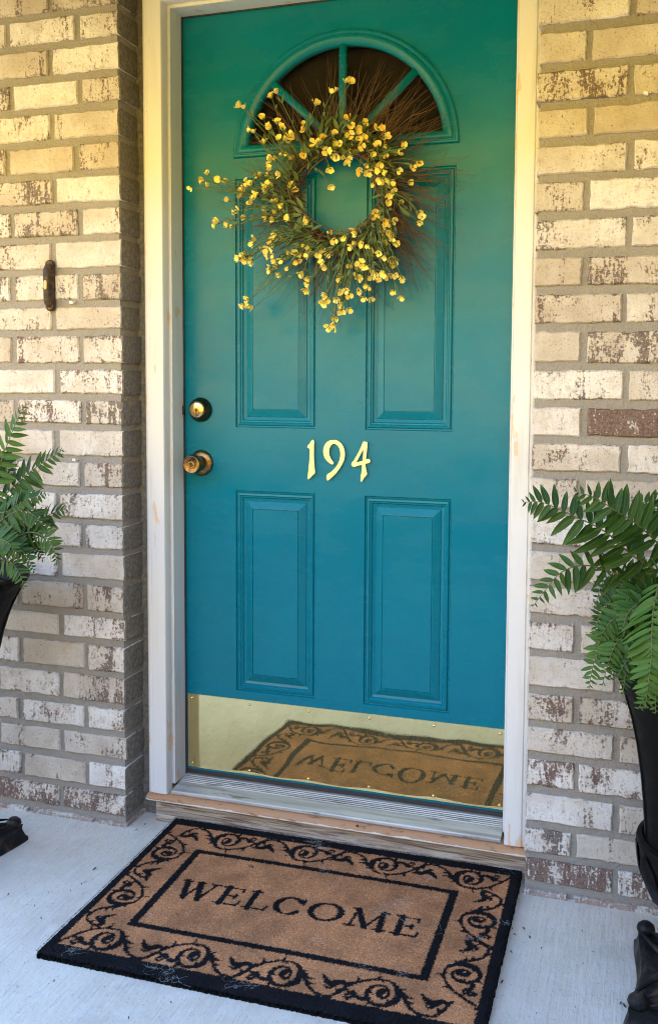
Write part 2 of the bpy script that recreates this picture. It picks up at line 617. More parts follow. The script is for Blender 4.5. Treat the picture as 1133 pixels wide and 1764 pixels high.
def filled(name, outer, holes, mat, parent, depth, y_front):
    """flat plate in the XZ plane with holes; front at y_front, given thickness behind"""
    cu = bpy.data.curves.new(name, 'CURVE')
    cu.dimensions = '2D'
    cu.fill_mode = 'BOTH'
    cu.extrude = depth / 2
    for ring in [outer] + holes:
        s = cu.splines.new('POLY')
        s.points.add(len(ring) - 1)
        for p, (x, z) in zip(s.points, ring):
            p.co = (x, z, 0, 1)
        s.use_cyclic_u = True
    tmp = bpy.data.objects.new(name, cu)
    COL.objects.link(tmp)
    bpy.context.view_layer.update()
    dg = bpy.context.evaluated_depsgraph_get()
    me = bpy.data.meshes.new_from_object(tmp.evaluated_get(dg))
    COL.objects.unlink(tmp)
    bpy.data.objects.remove(tmp)
    me.name = name
    n = len(me.vertices)
    a = np.empty(n * 3)
    me.vertices.foreach_get('co', a)
    a = a.reshape(-1, 3)
    b = np.stack([a[:, 0], -a[:, 2] + y_front + depth / 2, a[:, 1]], 1)
    me.vertices.foreach_set('co', b.ravel())
    me.materials.clear()
    me.materials.append(mat)
    me.update()
    for p in me.polygons:
        p.use_smooth = False
    o = link(bpy.data.objects.new(name, me), parent)
    recalc(o)
    return o


# ================================================================== SETTING
FLOOR = -0.125
BRICK_Y = -0.144

o = MB().box(-3.4, 2.6, -2.75, -0.02, FLOOR - 0.2, FLOOR).build('porch_floor', M['concrete'])
tag(o, 'pale broom-finished concrete porch floor', kind='structure')

# ground sheet to the horizon, with an unseen bank added to bounce warm light
gv, gf = [], []
xs = [-600, -60, -25, -12, -6, -3, 0, 3, 6, 12, 25, 60, 600]
ys = [600, 8, 0, -2.7, -4, -6, -8, -10, -12, -14, -16, -19, -30, -600]
for y in ys:
    for x in xs:
        t = min(max((-y - 8) / 9, 0), 1)
        z = FLOOR - 0.22 + 7.7 * (3 * t * t - 2 * t ** 3)
        gv.append((x, y, z))
for j in range(len(ys) - 1):
    for i in range(len(xs) - 1):
        a = j * len(xs) + i
        gf.append((a, a + len(xs), a + len(xs) + 1, a + 1))
o = mesh_obj('ground', gv, gf, M['bounce_grass'], smooth=True)
tag(o, 'ground with an added unseen golden grass bank that bounces warm light', kind='structure')

# unseen ceiling, beam and walls added to shape the light; then the wall core
o = MB().box(-1.9, 6, -1.12, 6, 2.50, 2.75).build('sky_blocker_ceiling', M['ceiling'])  # unseen roof, put in to keep the sky off the upper wall
tag(o, 'added unseen wooden ceiling that keeps sky light off the upper wall', kind='structure')
o = MB().box(-1.9, 2.3, -1.12, -1.00, 1.950, 2.498).build('sky_blocker_beam', M['siding'])  # unseen, hung low to cut sky light on upper wall and panes
tag(o, 'added unseen beam that cuts sky light on the upper wall', kind='structure')
o = MB().box(-3.4, 2.3, -2.75, -2.60, FLOOR, 0.74).build('bounce_blocker_wall', M['siding'])  # unseen, put in to hold warm bounce light off the lower wall
tag(o, 'added unseen low wall that blocks warm light from the lower wall', kind='structure')
o = MB().box(1.75, 2.0, -2.40, -0.142, FLOOR, 2.498).build('side_light_blocker', M['siding'])  # unseen, put in to block light coming from the right
tag(o, 'added unseen side wall that blocks light from the right', kind='structure')

hall = MB()
hall.add([(-.6, .07, -.02), (.6, .07, -.02), (.6, 1.3, -.02), (-.6, 1.3, -.02),
          (-.6, .07, 2.4), (.6, .07, 2.4), (.6, 1.3, 2.4), (-.6, 1.3, 2.4)],
         [(0, 1, 2, 3), (4, 7, 6, 5), (1, 5, 6, 2), (2, 6, 7, 3), (3, 7, 4, 0)])
o = hall.build('hallway', M['hall'])
tag(o, 'dim hallway behind the fan window', kind='structure')
o = MB().box(-3.4, -.60, .0, .3, FLOOR, 2.495).box(.60, 2.3, .0, .3, FLOOR, 2.495).box(-.6, .6, -.045, .065, 2.085, 2.495) \
    .build('house_wall', M['siding'])
tag(o, 'inner house wall behind the brick face', kind='structure')

# ------------------------------------------------------------------ brick walls
LZ = [2.0690, 1.9868, 1.91, 1.8268, 1.7488, 1.6662, 1.5832, 1.5026, 1.4201, 1.3366, 1.2545, 1.179, 1.0919, 1.0117, 0.9327, 0.8495,
      0.7689, 0.6872, 0.6066, 0.5255, 0.441, 0.3669, 0.2816, 0.1974, 0.1222, 0.0466, -0.0318, -0.1065]
RZ = [1.9840, 1.9030, 1.8213, 1.7394, 1.6589, 1.5809, 1.5016, 1.4198, 1.3388, 1.2593, 1.1781, 1.092, 1.0097, 0.9286, 0.8509, 0.7675,
      0.6843, 0.6019, 0.5232, 0.4427, 0.3577, 0.2791, 0.2028, 0.122, 0.0401, -0.0325, -0.1048]


def brick_mesh(w, h, d, r, dark_side=False):
    """tumbled brick: irregular outline, eased front edge; origin at the middle of its face"""
    def ring(inset, y, jit):
        pts = []
        nx = max(4, int(w / 0.017))
        cx, cz = w / 2 - inset, h / 2 - inset
        for i in range(nx):
            pts.append([-cx + 2 * cx * i / nx, -cz])
        for i in range(4):
            pts.append([cx, -cz + 2 * cz * i / 4])
        for i in range(nx):
            pts.append([cx - 2 * cx * i / nx, cz])
        for i in range(4):
            pts.append([-cx, cz - 2 * cz * i / 4])
        return pts
    base = ring(0, 0, 0)
    front = ring(0.0028, 0, 0)
    n = len(base)
    jit = [(r.uniform(-.0017, .0013), r.uniform(-.0016, .0016)) for _ in range(n)]
    for _ in range(r.choice((0, 0, 1, 1, 2))):        # a chipped spot
        k = r.randrange(n)
        s = r.uniform(.90, .955)
        jit[k] = (base[k][0] * (s - 1) * .35, base[k][1] * (s - 1) * 1.2)
    v = [(front[i][0] + jit[i][0], r.uniform(-.0008, .0008), front[i][1] + jit[i][1]) for i in range(n)]
    v += [(base[i][0] + jit[i][0], 0.0038, base[i][1] + jit[i][1]) for i in range(n)]
    v += [(base[i][0], d, base[i][1]) for i in range(n)]
    f = [tuple(range(n))]
    for k in range(2):
        for i in range(n):
            j = (i + 1) % n
            f.append((k * n + i, k * n + n + i, k * n + n + j, k * n + j))
    f.append(tuple(range(3 * n - 1, 2 * n - 1, -1)))
    me = bpy.data.meshes.new('brick')
    me.from_pydata(v, [], f)
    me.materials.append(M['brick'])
    me.materials.append(M['dark_grey'])
    if dark_side:                        # faces turned to the door opening take the darker grey slot
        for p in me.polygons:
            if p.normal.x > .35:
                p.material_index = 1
    me.update()
    return me


def lay(parent, x0, x1, z0, z1, d, wear, red=0.0, y=BRICK_Y, dark_side=False):
    r = random
    w, h = x1 - x0, z1 - z0
    ob = bpy.data.objects.new('brick', brick_mesh(w, h, d, r, dark_side))
    ob.location = ((x0 + x1) / 2 + r.uniform(-.0012, .0012), y + r.uniform(-.0012, .0014), (z0 + z1) / 2 + r.uniform(-.0012, .0012))
    ob.rotation_euler = (r.uniform(-.012, .012), r.uniform(-.007, .007), r.uniform(-.008, .008))
    ob['wear'] = wear
    ob['red'] = red
    ob['grey'] = 0.1 if wear > .6 else r.choice((0.0, .2, .5, .8, 1.0))
    return link(ob, parent)


def wear_val():
    x = random.random()
    if x < 0.30:
        return random.uniform(0.08, 0.24)
    if x < 0.88:
        return random.uniform(0.24, 0.41)
    return random.uniform(0.41, 0.53)


wl = empty('brick_wall', (-1.1, BRICK_Y, FLOOR))
tag(wl, 'whitewashed brick wall with the dark doorbell, left of the teal door', 'wall')
wl.location = (0, 0, 0)
MB().box(-3.3, -0.5475, -0.1375, -0.002, FLOOR - 0.01, 2.40).build('mortar', M['mortar'], wl)
MB().box(-0.5475, -0.489, -0.046, -0.001, FLOOR - 0.01, 2.40).build('mortar_fillet', M['dark_grey'], wl)
J = 0.0092
for i in range(len(LZ) - 1):
    zt, zb = LZ[i] - J, LZ[i + 1] + J
    full = (i % 2 == 0)
    dark = (i == len(LZ) - 2)
    x = -0.5405 + random.uniform(-.002, .002)
    first = True
    while x > -1.55:
        w = (0.190 if full else 0.1125) if first else 0.1905
        w += random.uniform(-.004, .004)
        d = (0.090 if full else 0.096) if first else 0.07
        wv = random.uniform(0.66, 0.76) if dark else wear_val()
        lay(wl, x - w, x, zb + random.uniform(-.001, .001), zt + random.uniform(-.001, .001), d, wv, dark_side=first)
        x -= w + 0.0145 + random.uniform(-.002, .002)
        first = False
# half-buried bottom course, unpainted
x = -0.5395
for w in (0.085, 0.19, 0.19, 0.19, 0.19):
    lay(wl, x - w, x, -0.147, -0.1145, 0.10, 0.62, 0.85, BRICK_Y - 0.004)
    x -= w + 0.016

wr = empty('brick_wall', (0, 0, 0))
tag(wr, 'whitewashed brick wall behind the large fern, right of the teal door', 'wall')
MB().box(0.5010, 1.9, -0.1375, -0.002, FLOOR - 0.01, 2.40).build('mortar', M['mortar'], wr)
for i in range(len(RZ) - 1):
    zt, zb = RZ[i] - J, RZ[i + 1] + J
    full = (i % 2 == 1)
    dark = (i == len(RZ) - 2)
    x = 0.4945 + 0.0012 * i / 5 + random.uniform(-.0015, .0015)
    first = True
    col = 0
    while x < 1.45:
        w = (0.189 if full else 0.1025) if first else 0.1905
        w += random.uniform(-.004, .004)
        wv = wear_val()
        if dark:
            wv = random.uniform(0.62, 0.70) if first else 0.5
        if i == 12 and col == 1:
            wv = 0.92
        lay(wr, x, x + w, zb + random.uniform(-.001, .001), zt + random.uniform(-.001, .001), 0.088, wv)
        x += w + 0.0145 + random.uniform(-.002, .002)
        first = False
        col += 1
x = 0.4965
for w in (0.10, 0.19, 0.19, 0.19, 0.19):
    lay(wr, x, x + w, -0.150, -0.1125, 0.10, 0.66, 1.0, BRICK_Y - 0.004)
    x += w + 0.016

# ------------------------------------------------------------------ door frame
fr = empty('door_frame', (0, 0, 0))
tag(fr, 'chipped white painted door frame round the teal door', 'door frame')
PROF = [(0.0, -0.069), (0.0, -0.0965), (0.002, -0.0995), (0.006, -0.1005), (0.040, -0.0995), (0.0425, -0.0965), (0.045, -0.0975),
        (0.052, -0.0965), (0.0565, -0.0925), (0.058, -0.086), (0.058, -0.069)]
XI, ZI = 0.4450, 2.0045
n = len(PROF)


def casing(name, A, B):
    v = [A(p) for p in PROF] + [B(p) for p in PROF]
    f = [(i, (i + 1) % n, n + (i + 1) % n, n + i) for i in range(n)]
    f += [tuple(range(n)), tuple(range(2 * n - 1, n - 1, -1))]
    ob = MB().add(v, f).build(name, M['trim'], fr, auto=True)
    return ob


ZB = -0.0405
casing('casing', lambda p: (-XI - p[0], p[1], ZB), lambda p: (-XI - p[0], p[1], ZI + p[0]))
casing('casing', lambda p: (XI + p[0], p[1], ZB + .002), lambda p: (XI + p[0], p[1], ZI + p[0]))
casing('head_casing', lambda p: (-XI - p[0] - .0006, p[1], ZI + p[0]), lambda p: (XI + p[0] + .0006, p[1], ZI + p[0]))
JX, JZ = 0.4375, 1.9965
MB().box(-.495, -JX, -0.0675, -0.0022, -.0225, JZ + .05).build('jamb', M['trim'], fr)
MB().box(JX, .495, -0.0675, -0.0022, -.0225, JZ + .05).build('jamb', M['trim'], fr)
MB().box(-JX + .0004, JX - .0004, -0.0675, -0.0022, JZ, JZ + .05).build('head_jamb', M['trim'], fr)
MB().box(-JX, -JX + .0032, -.0075, -.0030, -.018, JZ).build('weatherstrip', M['rubber'], fr)
MB().box(-JX + .0036, JX, -.0075, -.0030, JZ - .0032, JZ - .0004).build('weatherstrip', M['rubber'], fr)

# ------------------------------------------------------------------ sill under the door
si = empty('door_sill', (0, 0, 0))
tag(si, 'worn threshold with grey metal plate and bare orange wood nosing', 'threshold')


def extrude_x(name, prof, x0, x1, mat, parent, auto=True):
    k = len(prof)
    v = [(x0, y, z) for y, z in prof] + [(x1, y, z) for y, z in prof]
    f = [(i, (i + 1) % k, k + (i + 1) % k, k + i) for i in range(k)]
    f += [tuple(range(k - 1, -1, -1)), tuple(range(k, 2 * k))]
    ob = MB().add(v, f).build(name, mat, parent, auto=auto)
    return ob


pl = [(0.03, -.0185), (-.004, -.0185)]
y = -.006
for i in range(5):
    pl += [(y, -.0187 - .0011 * i), (y - .0045, -.0187 - .0011 * i), (y - .0050, -.0200 - .0011 * i), (y - .0075, -.0200 - .0011 * i)]
    y -= .0080
pl += [(-.062, -.0265), (-.086, -.0300), (-.0925, -.0300), (-.0945, -.0325), (-.0945, -.0385), (-.088, -.0405), (0.03, -.0405)]
extrude_x('threshold_plate', pl, -.4363, .4363, M['alu'], si)
extrude_x('nosing', [(0.02, -.0415), (-.088, -.0415), (-.104, -.0500), (-.1085, -.0535), (-.1085, -.0575), (-.104, -.0605), (-.070, -.0610), (0.02, -.0610)],
          -.5035, .4985, M['sill_wood'], si)
extrude_x('riser_board', [(0.0, -.0615), (-.0830, -.0615), (-.0845, -.064), (-.0845, -.124), (0, -.124)], -.4860, .4985, M['board'], si)
bug = empty('dead_beetle', tuple(at(615, 1421, -.104)))
tag(bug, 'tiny dark red dried beetle on the orange sill edge', 'beetle')
mb = MB()
mb.lathe([(.0004, -.0035), (.0022, -.002), (.0028, 0), (.0022, .0022), (.0005, .0035)], 8, (0, 0, 0))
mb.build('beetle_body', M['dead_leaf'], bug, smooth=True)
bug.location.z = -.0445
bug.rotation_euler = (0.6, 1.2, .4)

# ================================================================== DOOR
dr = empty('door', (0, 0, 0))
tag(dr, 'teal painted steel front door with fan window and brass kick plate', 'door')
PA, PB = 0.2890, 0.0659
Z0, Z1, Z2, Z3 = 0.2279, 0.7681, 0.9349, 1.5761
FC, FR_ = (0.002, 1.6280), 0.2945
rects = [(-PA, -PB, Z0, Z1), (PB, PA, Z0, Z1), (-PA, -PB, Z2, Z3), (PB, PA, Z2, Z3)]
NA = 56


def arc(r, zc=None):
    z = FC[1]
    return [(FC[0] + r * math.cos(PI * i / NA), z + r * math.sin(PI * i / NA)) for i in range(NA + 1)]


outer = [(-.452, -.0050), (.452, -.0050), (.452, 2.012), (-.452, 2.012)]
holes = [[(a, c), (b, c), (b, d), (a, d)] for a, b, c, d in rects]
holes.append(arc(FR_ - .006))
filled('door_slab', outer, holes, M['door'], dr, 0.044, 0.0)

PP = [(0, 0), (.0022, .0042), (.0048, .0046), (.0075, .0012), (.0120, .0004), (.0150, .0032), (.0172, .0034), (.0200, .0066), (.0262, .0082),
      (.0275, .0082), (.0285, .0066), (.0455, .0008), (.0470, .0006), (.0474, .0024), (.0484, .0024), (.0488, .0010)]
for a, b, c, d in rects:
    v, f = [], []
    for off, dep in PP:
        dep *= 1.35
        v += [(a + off, dep, c + off), (b - off, dep, c + off), (b - off, dep, d - off), (a + off, dep, d - off)]
    for k in range(len(PP) - 1):
        for i in range(4):
            j = (i + 1) % 4
            f.append((k * 4 + i, k * 4 + j, k * 4 + 4 + j, k * 4 + 4 + i))
    k = (len(PP) - 1) * 4
    f.append((k, k + 1, k + 2, k + 3))
    MB().add(v, f).build('raised_panel', M['door'], dr)

# fan window
fw = empty('fan_window', (0, 0, 0))
fw.parent = dr
FP = [(.2945, .0015), (.2938, -.0045), (.2905, -.0078), (.2862, -.0080), (.2835, -.0060), (.2812, -.0062), (.2785, -.0100), (.2735, -.0118), (.2680, -.0108),
      (.2648, -.0085), (.2630, -.0082), (.2605, -.0060), (.2570, -.0040), (.2550, .0005), (.2548, .0140)]
v, f = [], []
BOT = 0.2945
path = []
# closed half-round path: arc then bottom rail, mitred at the two corners
for r, yy in FP:
    inset = FR_ - r
    zb = FC[1] + inset * 0.80
    hw = math.sqrt(max(r * r - (zb - FC[1]) ** 2, 1e-6))
    a0 = math.asin((zb - FC[1]) / r)
    ring = [(FC[0] + r * math.cos(a0 + (PI - 2 * a0) * i / NA), yy, FC[1] + r * math.sin(a0 + (PI - 2 * a0) * i / NA)) for i in range(NA + 1)]
    ring += [(FC[0] - hw + 2 * hw * i / 6, yy, zb) for i in range(1, 6)]
    v += ring
m = NA + 1 + 5
for k in range(len(FP) - 1):
    for i in range(m):
        j = (i + 1) % m
        f.append((k * m + i, k * m + m + i, k * m + m + j, k * m + j))
MB().add(v, f).build('window_moulding', M['door'], fw, auto=True)
GR = 0.2560
ZG = FC[1] + (FR_ - .2560) * 0.80
HUB = (FC[0], FC[1] + 0.006)


def muntin(ang, w=.0100):
    c, s = math.cos(ang), math.sin(ang)
    pr = [(-w, .006), (-w, -.001), (-w * .62, -.0052), (w * .62, -.0052), (w, -.001), (w, .006)]
    v = []
    for t in (0.018, GR - .0005):
        for q, yy in pr:
            v.append((HUB[0] + c * t - s * q, yy, HUB[1] + s * t + c * q))
    k = len(pr)
    f = [(i, (i + 1) % k, k + (i + 1) % k, k + i) for i in range(k)] + [tuple(range(k)), tuple(range(2 * k - 1, k - 1, -1))]
    MB().add(v, f).build('muntin', M['door'], fw, auto=True)


MUNT = [math.radians(43), math.radians(90), math.radians(137)]
for a in MUNT:
    muntin(a)
edges = [0.0] + MUNT + [PI]
for k in range(4):
    a0, a1 = edges[k], edges[k + 1]
    pts = [(HUB[0], HUB[1])] + [(HUB[0] + (GR + .002) * math.cos(a0 + (a1 - a0) * i / 14), HUB[1] + (GR + .002) * math.sin(a0 + (a1 - a0) * i / 14)) for i in range(15)]
    v = [(x, .0040 + .0001 * k, z) for x, z in pts]
    MB().add(v, [tuple(range(len(v)))]).build('pane', M['glass'], fw)

pts = [(FC[0] + (GR + .02) * math.cos(PI * i / 20), .052, FC[1] + (GR + .02) * math.sin(PI * i / 20)) for i in range(21)]
MB().add(pts, [tuple(range(21))]).build('window_shade', M['shade'], fw)

# ------------------------------------------------------------------ kick plate
KX0, KX1, KZ0, KZ1 = -.4318, .4318, .0015, .2045
v, f = [], []
NX, NZ = 36, 10
for j in range(NZ + 1):
    for i in range(NX + 1):
        x = KX0 + (KX1 - KX0) * i / NX
        z = KZ0 + (KZ1 - KZ0) * j / NZ
        s = i / NX * 5
        lift = .0012 * abs(math.sin(s * PI)) * max(0, 1 - j / 2.2)      # bows out between the screws along the bottom
        v.append((x, -.0022 - lift, z))
for j in range(NZ):
    for i in range(NX):
        a = j * (NX + 1) + i
        f.append((a, a + 1, a + NX + 2, a + NX + 1))
kp = mesh_obj('kick_plate', v, f, M['brass'], dr, smooth=True)
for lip in (MB().box(KX0, KX1, -.0019, -.0004, KZ1 - .0003, KZ1 + .0009), MB().box(KX0 - .0009, KX0 + .0003, -.0019, -.0004, KZ0, KZ1)):
    lip.build('plate_edge', M['brass'], kp)
scr = MB().lathe([(.0036, -.001), (.0036, .0008), (.0026, .0020), (.0008, .0024)], 12, (0, 0, 0), 'y').build('screw', M['brass'], kp, smooth=True)
spots = [(x, KZ1 - .0105) for x in (-.4195, -.250, -.082, .084, .253, .4195)] + [(x, KZ0 + .0105) for x in (-.4195, -.250, -.082, .084, .253, .4195)]
for i, (x, z) in enumerate(spots):
    s = scr if i == 0 else link(scr.copy(), kp)
    s.location = (x, -.0030, z)
MB().box(-.436, .436, -.0005, .03, -.0170, -.0052).build('door_sweep', M['rubber'], dr)


# ------------------------------------------------------------------ lock set
def keyway(parent, x, y, z, r):
    MB().lathe([(r * 1.0, 0), (r * 1.0, .0006), (r * .9, .0010)], 20, (x, y, z), 'y').build('lock_cylinder', M['bronze'], parent, smooth=False)
    mb = MB().box(x - r * .16, x + r * .16, y - .0016, y - .0005, z - r * .75, z + r * .35)
    mb.lathe([(r * .30, .0005), (r * .30, .0017)], 10, (x, y, z + r * .30), 'y')
    mb.build('keyway', M['black'], parent)


db = empty('deadbolt', (-.3895, 0, .9795))
db.parent = dr
MB().lathe([(.0325, -.001), (.0325, .004), (.031, .009), (.027, .016), (.0235, .022), (.0222, .0245), (.0205, .0250)], 40, (0, 0, 0), 'y') \
    .build('collar', M['dark_bronze'], db, auto=True)
MB().lathe([(.0195, .0235), (.0195, .0262), (.0182, .0270)], 40, (0, 0, 0), 'y').build('lock_face', M['lock_face'], db, auto=True)
keyway(db, 0, -.0270, -.0035, .0085)
kb = empty('door_knob', (-.3880, 0, .8375))
kb.parent = dr
MB().lathe([(.0345, -.001), (.0345, .003), (.0325, .0065), (.027, .0095), (.0205, .0115), (.0195, .013)], 44, (0, 0, 0), 'y') \
    .build('rosette', M['bronze'], kb, auto=True)
MB().lathe([(.0145, .012), (.0125, .022), (.0130, .030), (.0185, .036), (.0245, .043), (.0262, .050), (.0258, .0575), (.0235, .0630), (.0215, .0640), (.0210, .0628),
            (.0140, .0605), (.0100, .0600)], 44, (0, 0, 0), 'y').build('knob', M['bronze'], kb, auto=True)
MB().lathe([(.0098, .0595), (.0098, .0630), (.0088, .0640)], 28, (0, 0, 0), 'y').build('lock_face', M['lock_face'], kb, auto=True)
keyway(kb, 0, -.0640, 0, .0066)

# strike lip on the jamb edge
MB().box(-JX - .001, -JX + .0045, -.0135, -.0085, .966, .990).build('strike_plate', M['dark_bronze'], fr)

# ------------------------------------------------------------------ house number 194
# outlines read from the photograph in its own pixels: x, y inside the zoomed number strip
SX, OX, OY = 180.0 / 1133.0, 500.0, 740.0


def smooth_closed(pts, n=6):
    P = [Vector((p[0], p[1], 0)) for p in pts]
    k = len(P)
    out = []
    for i in range(k):
        a, b, c, d = P[i - 1], P[i], P[(i + 1) % k], P[(i + 2) % k]
        for s in range(n):
            t = s / n
            q = 0.5 * ((2 * b) + (c - a) * t + (2 * a - 5 * b + 4 * c - d) * t * t + (3 * b - a - 3 * c + d) * t ** 3)
            out.append((q.x, q.y))
    return out


def strip_pt(p):
    q = at(OX + p[0] * SX, OY + p[1] * SX, -.003)
    return (q.x, q.z)


one = [(246, 112), (260, 116), (261, 150), (260, 230), (262, 330), (270, 420), (273, 468), (262, 482), (208, 534), (194, 528), (198, 470), (209, 380), (215, 280),
       (217, 215), (214, 207), (192, 190), (190, 182), (212, 155), (234, 122)]
nine = [(478, 112), (520, 122), (560, 155), (587, 205), (596, 265), (588, 325), (562, 385), (520, 448), (470, 505), (418, 549), (402, 545), (396, 520), (404, 484), (440, 462),
        (490, 415), (528, 355), (546, 290), (545, 235), (528, 185), (500, 158), (475, 152), (448, 168), (430, 205), (425, 255), (438, 300), (462, 338), (476, 356),
        (468, 374), (448, 374), (415, 350), (382, 310), (364, 255), (366, 205), (385, 155), (425, 122)]
four_o = [(800, 130), (822, 132), (838, 142), (836, 190), (830, 260), (824, 318), (850, 316), (866, 326), (867, 350), (852, 362), (820, 370), (822, 410), (834, 470), (832, 490),
          (800, 528), (780, 562), (766, 556), (766, 520), (778, 440), (778, 384), (735, 392), (690, 402), (672, 390), (666, 368), (690, 336), (730, 270), (765, 200), (790, 140)]
four_h = [(795, 218), (794, 270), (788, 335), (755, 346), (722, 354), (738, 322), (768, 262)]


def digit(name, o_, hs=()):
    ob = filled(name, [strip_pt(p) for p in smooth_closed(o_, 3)], [[strip_pt(p) for p in smooth_closed(h, 3)] for h in hs], M['brass_number'], dr, 0.0030, -.0075)
    bv = ob.modifiers.new('edge', 'BEVEL')
    bv.width = .0007
    bv.segments = 2
    bv.limit_method = 'ANGLE'
    bv.angle_limit = math.radians(50)
    return ob


d1 = digit('number_one', one)
d9 = digit('number_nine', nine)
d4 = digit('number_four', four_o, [four_h])
for ob, pins in ((d1, [(238, 150), (238, 452)]), (d9, [(478, 132), (448, 490)]), (d4, [(806, 148), (804, 476)])):
    for p in pins:
        x, z = strip_pt(p)
        MB().lathe([(.0012, -.0005), (.0011, .0003), (.0005, .0006)], 8, (x, -.0077, z), 'y').build('pin', M['lock_face'], ob, smooth=True)

# ================================================================== DOORBELL
dbp = at(87, 492, BRICK_Y - .004)
bell = empty('doorbell', tuple(dbp))
tag(bell, 'narrow dark bronze doorbell with amber button on the brick wall', 'doorbell')


def stadium(w, h, n=8):
    pts = []
    for i in range(n + 1):
        a = PI * i / n
        pts.append((w * math.cos(a), h - w + w * math.sin(a)))
    for i in range(n + 1):
        a = PI + PI * i / n
        pts.append((w * math.cos(a), -h + w + w * math.sin(a)))
    return pts


def loft(name, layers, mat, parent):
    v, f = [], []
    m = None
    for pts, yy in layers:
        m = len(pts)
        v += [(x, yy, z) for x, z in pts]
    for k in range(len(layers) - 1):
        for i in range(m):
            j = (i + 1) % m
            f.append((k * m + i, k * m + m + i, k * m + m + j, k * m + j))
    f.append(tuple((len(layers) - 1) * m + i for i in range(m)))
    return MB().add(v, f).build(name, mat, parent, auto=True)


loft('backplate', [(stadium(.0128, .066), .004), (stadium(.0128, .066), -.003), (stadium(.0110, .0640), -.0055)], M['dark_iron'], bell)
loft('housing', [(stadium(.0105, .058), -.004), (stadium(.0100, .053), -.013), (stadium(.0080, .044), -.019), (stadium(.0068, .032), -.0205)], M['dark_iron'], bell)
loft('button', [(stadium(.0048, .0125, 3), -.0190), (stadium(.0048, .0125, 3), -.0222), (stadium(.0040, .0115, 3), -.0232)], M['button'], bell)
MB().lathe([(.0032, 0), (.0032, .0012), (.001, .0018)], 10, (0, -.0050, -.0595), 'y').build('screw', M['bronze'], bell, smooth=True)

# small white cable clips left in the mortar joints
for (u, v_, lab) in ((125, 521, 'small white clip stuck in the mortar just beside the doorbell'),
                     (130, 792, 'small white clip in the mortar above the left fern tip'),
                     (1112, 161, 'small white clip in the mortar high on the right brick wall')):
    c = empty('cable_clip', tuple(at(u, v_, BRICK_Y)))
    tag(c, lab, 'clip', 'white clips in the mortar')
    v = [(-.0065, 0, -.003), (.0045, 0, -.005), (.0055, 0, .002), (-.0055, 0, .0045), (-.0055, -.0065, -.0025), (.0035, -.005, -.0042), (.0045, -.006, .0015), (-.0045, -.0075, .0038)]
    MB().add(v, [(0, 1, 2, 3), (4, 7, 6, 5), (0, 4, 5, 1), (1, 5, 6, 2), (2, 6, 7, 3), (3, 7, 4, 0)]).build('clip_body', M['clip'], c)
    MB().tube([(.004, -.001, -.001), (.009, -.003, .001), (.0105, .003, .002)], .0011, 5).build('clip_hook', M['clip'], c, smooth=True)

# ================================================================== DOORMAT
MAT_TOP = -0.1035
MATC = Vector((0.0360, -0.3975))
MW, MD = 0.4555, 0.3085


def atz(u, v, Z):
    d = FWD + RIGHT * ((u - CAM['px']) / CAM['f']) - UP * ((v - CAM['py']) / CAM['f'])
    return CPOS + d * ((Z - CPOS.z) / d.z)


GS = 0.0016
NXm, NYm = int(2 * MW / GS), int(2 * MD / GS)
gx = (np.arange(NXm) + .5) / NXm * 2 * MW - MW
gy = (np.arange(NYm) + .5) / NYm * 2 * MD - MD
GXX, GYY = np.meshgrid(gx, gy, indexing='ij')
ink = np.zeros((NXm, NYm), bool)


def stroke(pts, widths):
    """paint a tapering stroke into the mat's pattern"""
    for k in range(len(pts) - 1):
        (x0, y0), (x1, y1) = pts[k], pts[k + 1]
        w0, w1 = widths[k], widths[k + 1]
        pad = max(w0, w1)
        i0 = max(0, int((min(x0, x1) - pad + MW) / (2 * MW) * NXm) - 1)
        i1 = min(NXm, int((max(x0, x1) + pad + MW) / (2 * MW) * NXm) + 2)
        j0 = max(0, int((min(y0, y1) - pad + MD) / (2 * MD) * NYm) - 1)
        j1 = min(NYm, int((max(y0, y1) + pad + MD) / (2 * MD) * NYm) + 2)
        if i1 <= i0 or j1 <= j0:
            continue
        X, Y = GXX[i0:i1, j0:j1], GYY[i0:i1, j0:j1]
        dx, dy = x1 - x0, y1 - y0
        L2 = dx * dx + dy * dy + 1e-12
        t = np.clip(((X - x0) * dx + (Y - y0) * dy) / L2, 0, 1)
        d = np.hypot(X - x0 - t * dx, Y - y0 - t * dy)
        ink[i0:i1, j0:j1] |= d < (w0 + (w1 - w0) * t)


def curve_stroke(pts, ws, n=40, T=lambda p: p):
    P = bezier([(a, b, 0) for a, b in pts], n)
    wi = np.interp(np.linspace(0, 1, n), np.linspace(0, 1, len(ws)), ws)
    stroke([T((p.x, p.y)) for p in P], list(wi))


# border bands
ink |= (np.abs(GXX) > MW - .0225) | (np.abs(GYY) > MD - .0350)
FXm, FYm, FWm = .3290, .1710, .0195
ink |= ((np.abs(GXX) < FXm) & (np.abs(GYY) < FYm)) & ~((np.abs(GXX) < FXm - FWm) & (np.abs(GYY) < FYm - FWm * .85))


def tr(p):
    """one point of the scroll motif, measured on the mat in the photograph, into mat metres about its spiral"""
    q = atz(560 + p[0] * .3177, 1540 + p[1] * .3177, MAT_TOP)
    return (q.x - MATC.x, q.y - MATC.y)


